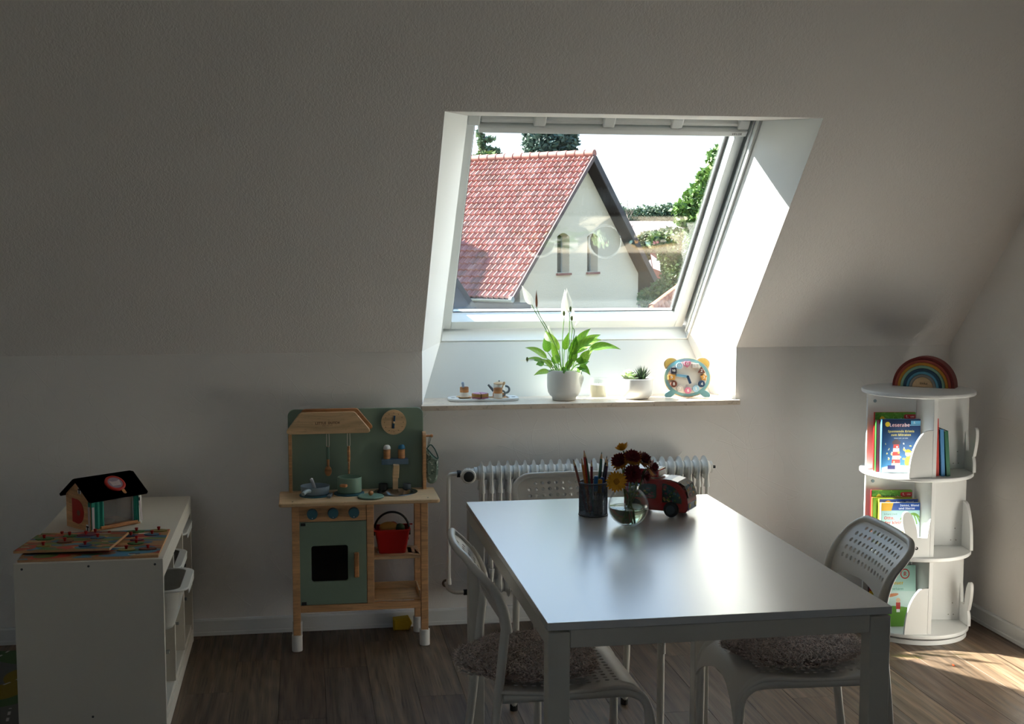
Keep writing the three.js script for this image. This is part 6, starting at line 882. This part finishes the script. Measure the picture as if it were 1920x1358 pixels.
function crown(list, leaf, cols, n, sizeA, sizeB) { // leaf clusters round a set of ellipsoids -> geometry with vertex colours
  const pos = [], col = []; const tot = list.reduce((s, e) => s + e[3] * e[4] * e[5], 0);
  for (const [x, y, z, rx, ry, rz] of list) { const k = Math.round(n * rx * ry * rz / tot); for (let i = 0; i < k; i++) {
    const u = rr(-1, 1), a = rr(0, 2 * PI), s = Math.sqrt(1 - u * u), r = Math.pow(rnd(), .3) * rr(.86, 1.1); const p = V(x + rx * r * s * Math.cos(a), y + ry * r * u, z + rz * r * s * Math.sin(a));
    const size = rr(sizeA, sizeB), d = V(rr(-1, 1), rr(-.6, .9), rr(-1, 1)).normalize(), e = V(rr(-1, 1), rr(-1, 1), rr(-1, 1)).cross(d).normalize(), c = cols[Math.floor(rnd() * cols.length)], v = rr(.8, 1.2);
    const A = p.clone().addScaledVector(d, size), B = p.clone().addScaledVector(e, size * leaf), C = p.clone().addScaledVector(d, -size * .6), D = p.clone().addScaledVector(e, -size * leaf);
    for (const w of [A, B, C, A, C, D]) { pos.push(w.x, w.y, w.z); col.push(c[0] * v, c[1] * v, c[2] * v); }
  } }
  const g = new THREE.BufferGeometry(); g.setAttribute('position', new THREE.BufferAttribute(new Float32Array(pos), 3)); g.setAttribute('color', new THREE.BufferAttribute(new Float32Array(col), 3)); g.setAttribute('uv', new THREE.BufferAttribute(new Float32Array(pos.length / 3 * 2), 2)); g.computeVertexNormals(); return g;
}
const leafMat = new THREE.MeshPhysicalMaterial({ color: '#ffffff', vertexColors: true, roughness: .7, side: THREE.DoubleSide, transmission: .3, thickness: 0 });
const bark = mat('#4f4238', .9);
const pixel = (x, y, D) => { const f = 2411.9, d = V((x - 960) / f, -(y - 679) / f, -1).applyEuler(camera.rotation).normalize(); return camera.position.clone().addScaledVector(d, D); };
function tree(name, label, blobs, D, cols, n, a, b, leaf = .5, trunkPx) { // blobs: picture centre and half sizes in pixels at distance D
  const m = D / 2411.9, c0 = pixel(trunkPx ?? blobs[0][0], 500, D); const t = thing(name, label, 'tree', [c0.x, GY, c0.z]);
  const L = blobs.map(([x, y, rx, ry, dz = 0]) => { const p = pixel(x, y, D); return [p.x - c0.x, p.y - GY, p.z - c0.z + dz, rx * m, ry * m, Math.max(rx, ry) * m]; });
  const q = new THREE.Mesh(crown(L, leaf, cols, n, a, b), leafMat); q.name = 'foliage'; q.userData.kind = 'stuff'; q.castShadow = q.receiveShadow = true; t.add(q);
  const topY = Math.max(...L.map(e => e[1])); const tr = [pipe([[0, 0, 0], [.05, topY * .5, 0], [.02, topY, 0]], .16, .2, 20, 8)]; for (const e of L.slice(0, 6)) tr.push(pipe([[.03, Math.max(.5, Math.min(topY * .9, e[1] - e[4] * 1.2)), 0], [e[0] * .6, e[1] - e[4] * .3, e[2] * .6], [e[0], e[1] + e[4] * .3, e[2]]], .05, .2, 12, 6)); obj('trunk', tr, bark, t, { uv: false }); return t;
}
reseed(900);
const G = { spruce: [[.07, .12, .09], [.1, .16, .12], [.05, .09, .07]], pine: [[.1, .15, .08], [.14, .2, .1]], maple: [[.11, .21, .035], [.15, .25, .05], [.08, .17, .03]], light: [[.085, .15, .03], [.11, .17, .04], [.06, .12, .025], [.13, .17, .05]], far: [[.1, .17, .14], [.12, .2, .17], [.08, .15, .13]] };
tree('conifer', 'dense dark blue green conifer rising behind the ridge of the house', [[1032, 268, 50, 42], [1010, 250, 30, 40], [1058, 250, 26, 40], [1034, 300, 48, 40], [1032, 215, 36, 50]], 58, G.spruce, 16000, .1, .24, .35);
tree('pine', 'thin sparse pine above the left end of the ridge', [[916, 262, 12, 6], [902, 268, 8, 12], [925, 284, 14, 6], [912, 278, 12, 5], [900, 250, 8, 8], [935, 291, 9, 5]], 60, G.pine, 420, .1, .22, .35, 903);
tree('shrub', 'low green bushy treetop just above the ridge at the left', [[912, 296, 24, 9], [936, 300, 16, 7]], 56, G.light, 900, .12, .22);
tree('broadleaf_tree', 'tall bright green leafy tree at the right side of the window view', [[1372, 330, 44, 44], [1330, 340, 26, 26], [1312, 372, 30, 26], [1286, 396, 26, 22], [1300, 412, 36, 16], [1345, 395, 50, 50], [1345, 300, 20, 26], [1400, 380, 60, 70], [1372, 268, 16, 14], [1316, 440, 30, 26]], 36, G.maple, 30000, .06, .14);
tree('bushy_tree', 'light green bushy trees in the middle right behind the house gable', [[1258, 470, 26, 34], [1238, 452, 26, 16], [1275, 510, 34, 40], [1252, 548, 34, 26], [1300, 480, 36, 50], [1225, 560, 30, 20], [1310, 548, 40, 36]], 40, G.light, 26000, .05, .12);
tree('hedge_tree', 'pale yellow green treetops farther back beside the gable', [[1226, 446, 30, 12], [1210, 458, 20, 14], [1262, 440, 34, 12], [1208, 476, 16, 14]], 90, [[.11, .13, .05], [.1, .125, .045], [.13, .14, .06]], 7000, .1, .24);
{ // bare shrub sticking up behind the right verge
  const c0 = pixel(1180, 420, 54), t = thing('bare_tree', 'thin bare treetop sticking up behind the right roof edge', 'tree', [c0.x, GY, c0.z]), gs = []; reseed(61); const top = c0.y - GY; gs.push(pipe([[0, 0, 0], [0, top * .5, 0], [-.1, top - .3, 0]], .05, .2, 16, 6));
  for (let i = 0; i < 26; i++) { const y = top - .9 + i * .06, a = rr(-.9, .9), l = rr(.25, .6); gs.push(pipe([[-.06, y, 0], [-.06 + Math.sin(a) * l * .5, y + l * .4, rr(-.1, .1)], [-.06 + Math.sin(a) * l, y + Math.cos(a) * l, rr(-.2, .2)]], .009, .1, 8, 5)); } obj('branches', gs, mat('#8a7e74', .9), t, { uv: false });
}
{ // taller gabled building out of the frame at the left: its shadow lies on the lower left of the tiled roof
  const h = scene.getObjectByName('house'); h.updateMatrixWorld(); const ap = V(0, 9.994, 0), n = V(-4.45, 4.62, 0).normalize().transformDirection(h.matrixWorld), a0 = ap.applyMatrix4(h.matrixWorld);
  const hitR = (x, y) => { const d = pixel(x, y, 1).sub(camera.position).normalize(); return camera.position.clone().addScaledVector(d, a0.clone().sub(camera.position).dot(n) / d.dot(n)); };
  const up = (p, t) => p.clone().addScaledVector(SUN, t), A = up(hitR(921, 476), 11), B = up(hitR(860, 447), 11), C = up(hitR(898, 556), 11), dl = B.clone().sub(A).multiplyScalar(3);
  const t = thing('tall_house', 'gabled house out of view at the left that shades the tiled roof', 'house', [A.x, GY, A.z]); const L = [A, A.clone().add(dl), C.clone().add(dl).add(V(0, -8, 0)), C.clone().addScaledVector(C.clone().sub(A), 1.2)].map(v => [v.x - A.x, v.y - GY, v.z - A.z]); const off = SUN.clone().multiplyScalar(3); const L2 = L.map(v => [v[0] + off.x, v[1] + off.y, v[2] + off.z]);
  obj('gable', [poly([...L, ...L2], [[0, 1, 2, 3], [7, 6, 5, 4], [0, 4, 5, 1], [1, 5, 6, 2], [2, 6, 7, 3], [3, 7, 4, 0]])], mat('#7d776e', .9), t);
}
{ // roofs of two farther houses, and the orange tiled roof near the lower right corner
  const roof2 = (name, label, p, D, c, extra) => { const P = p.map(([x, y, dd = 0]) => pixel(x, y, D + dd)), o = P[0], t = thing(name, label, 'house', [o.x, GY, o.z]); const L = P.map(v => [v.x - o.x, v.y - GY, v.z - o.z]); const low = L.map(([x, y, z]) => [x, y - .18, z]); const n = L.length, F = [L.map((_, i) => i), L.map((_, i) => n + i).reverse()]; for (let i = 0; i < n; i++) F.push([i, n + i, n + (i + 1) % n, (i + 1) % n]); obj('roof', [poly([...L, ...low], F)], mat(c, .85), t); const b = L.reduce((m, v) => v[1] < m[1] ? v : m, L[0]); obj('wall', [span(b[0] - 2.2, b[0] + 1.2, 0, b[1] - .3, b[2] - 4, b[2] - .6, .02)], mat('#8f8a80', .9), t); if (extra) extra(t, L); };
  roof2('far_house', 'small far house with red roof between the trees at the right of the gable', [[1219, 474], [1240, 478], [1244, 516], [1226, 520]], 80, '#8e5a50', (t, L) => { const a = L[0], b = L[3]; obj('dormer_sheet', [poly([[a[0] - .1, a[1] - .1, a[2] + .5], [a[0] + .45, a[1] - .5, a[2] + .5], [b[0] + .5, b[1] + .3, b[2] + .5], [b[0] - .2, b[1] + .55, b[2] + .5]], [[0, 3, 2, 1], [0, 1, 2, 3]])], mat('#d8dadb', .6), t); });
  // ribbed roof: single rows of round tiles running down the slope
  const A = pixel(1222, 578, 30), B = pixel(1272, 540, 33), t = thing('tiled_roof', 'orange tiled roof corner at the lower right of the window', 'house', [A.x, GY, A.z]); const om = [mat('#b0684a', .8), mat('#a55f46', .8), mat('#bb7455', .8)];
  const a = V(0, A.y - GY, 0), b = V(B.x - A.x, B.y - GY, B.z - A.z), dn = V(.55, -1.6, 1.5); obj('roof_deck', [poly([[a.x, a.y - .08, a.z], [b.x, b.y - .08, b.z], [b.x + dn.x * 2, b.y + dn.y * 2, b.z + dn.z * 2], [a.x + dn.x * 2, a.y + dn.y * 2, a.z + dn.z * 2], [a.x, a.y - .3, a.z], [b.x, b.y - .3, b.z], [b.x + dn.x * 2, b.y + dn.y * 2 - .3, b.z + dn.z * 2], [a.x + dn.x * 2, a.y + dn.y * 2 - .3, a.z + dn.z * 2]], [[0, 1, 2, 3].reverse(), [4, 5, 6, 7], [0, 4, 5, 1], [1, 5, 6, 2], [2, 6, 7, 3], [3, 7, 4, 0]])], om[1], t);
  obj('ridge', [tube([a, a.clone().lerp(b, .5), b, b.clone().lerp(a, -.6)], .1, 20, 8)], om[2], t, { uv: false }); for (let i = 0; i < 12; i++) { const s = a.clone().lerp(b, i / 8), e = s.clone().add(dn); for (let k = 0; k < 5; k++) obj('roof_tile', [tube([s.clone().lerp(e, k / 5).add(V(0, .03, .02)), s.clone().lerp(e, (k + 1.1) / 5)], .085, 4, 7)], om[(i + k) % 3], t, { uv: false }); }
  obj('wall', [span(-1.5, b.x, 0, a.y - 2.2, b.z - 1, b.z + .5, .02)], mat('#8f8a80', .9), t);
}
{ // ---- ground, ploughed field and wooded hill far away
  const gm = mat('#57584a', 1), g = new THREE.PlaneGeometry(900, 900).rotateX(-PI / 2); const m = obj('ground', [span(-450, 450, GY - 1, GY, -900, 30, .1)], gm); m.userData.kind = 'structure';
  const P = (x, y, D) => pixel(x, y, D); const f0 = P(1120, 428, 420), f1 = P(1420, 424, 420);
  const field = obj('field', [poly([[f0.x - 60, GY - .4, f0.z + 60], [f1.x + 160, GY - .4, f1.z + 60], [f1.x + 160, P(1300, 414, 600).y, f1.z - 180], [f0.x - 60, P(1200, 415, 600).y, f0.z - 180]], [[0, 1, 2, 3]])], mat('#6d5f62', 1)); field.userData.kind = 'structure';
  reseed(333); const list = []; for (let i = 0; i < 70; i++) { const x = 1020 + i * 8, top = 392 - 6 * Math.sin(i * .21) - rr(0, 7), p = P(x, top + 14, 640); list.push([p.x, p.y, p.z, rr(3.5, 5), rr(4.2, 6.5), 5]); }
  const o = P(1200, 400, 640), t = thing('wooded_hill', 'long wooded hill on the horizon beyond the field', 'hill', [0, 0, 0]); const q = new THREE.Mesh(crown(list, .6, [[.08, .14, .07], [.1, .16, .08], [.06, .11, .06]], 30000, .5, 1.1), leafMat); q.name = 'foliage'; q.userData.kind = 'stuff'; t.add(q);
  const hb = P(1000, 402, 650), he = P(1600, 402, 650); obj('slope', [poly([[hb.x, GY - 1, hb.z], [he.x, GY - 1, he.z], [he.x, he.y, he.z], [hb.x, hb.y, hb.z], [hb.x, GY - 1, hb.z - 60], [he.x, GY - 1, he.z - 60], [he.x, he.y, he.z - 60], [hb.x, hb.y, hb.z - 60]], [[0, 1, 2, 3], [3, 2, 6, 7], [5, 4, 7, 6], [1, 5, 6, 2], [4, 0, 3, 7]])], mat('#48593f', 1), t);
}
renderer.render(scene, camera);
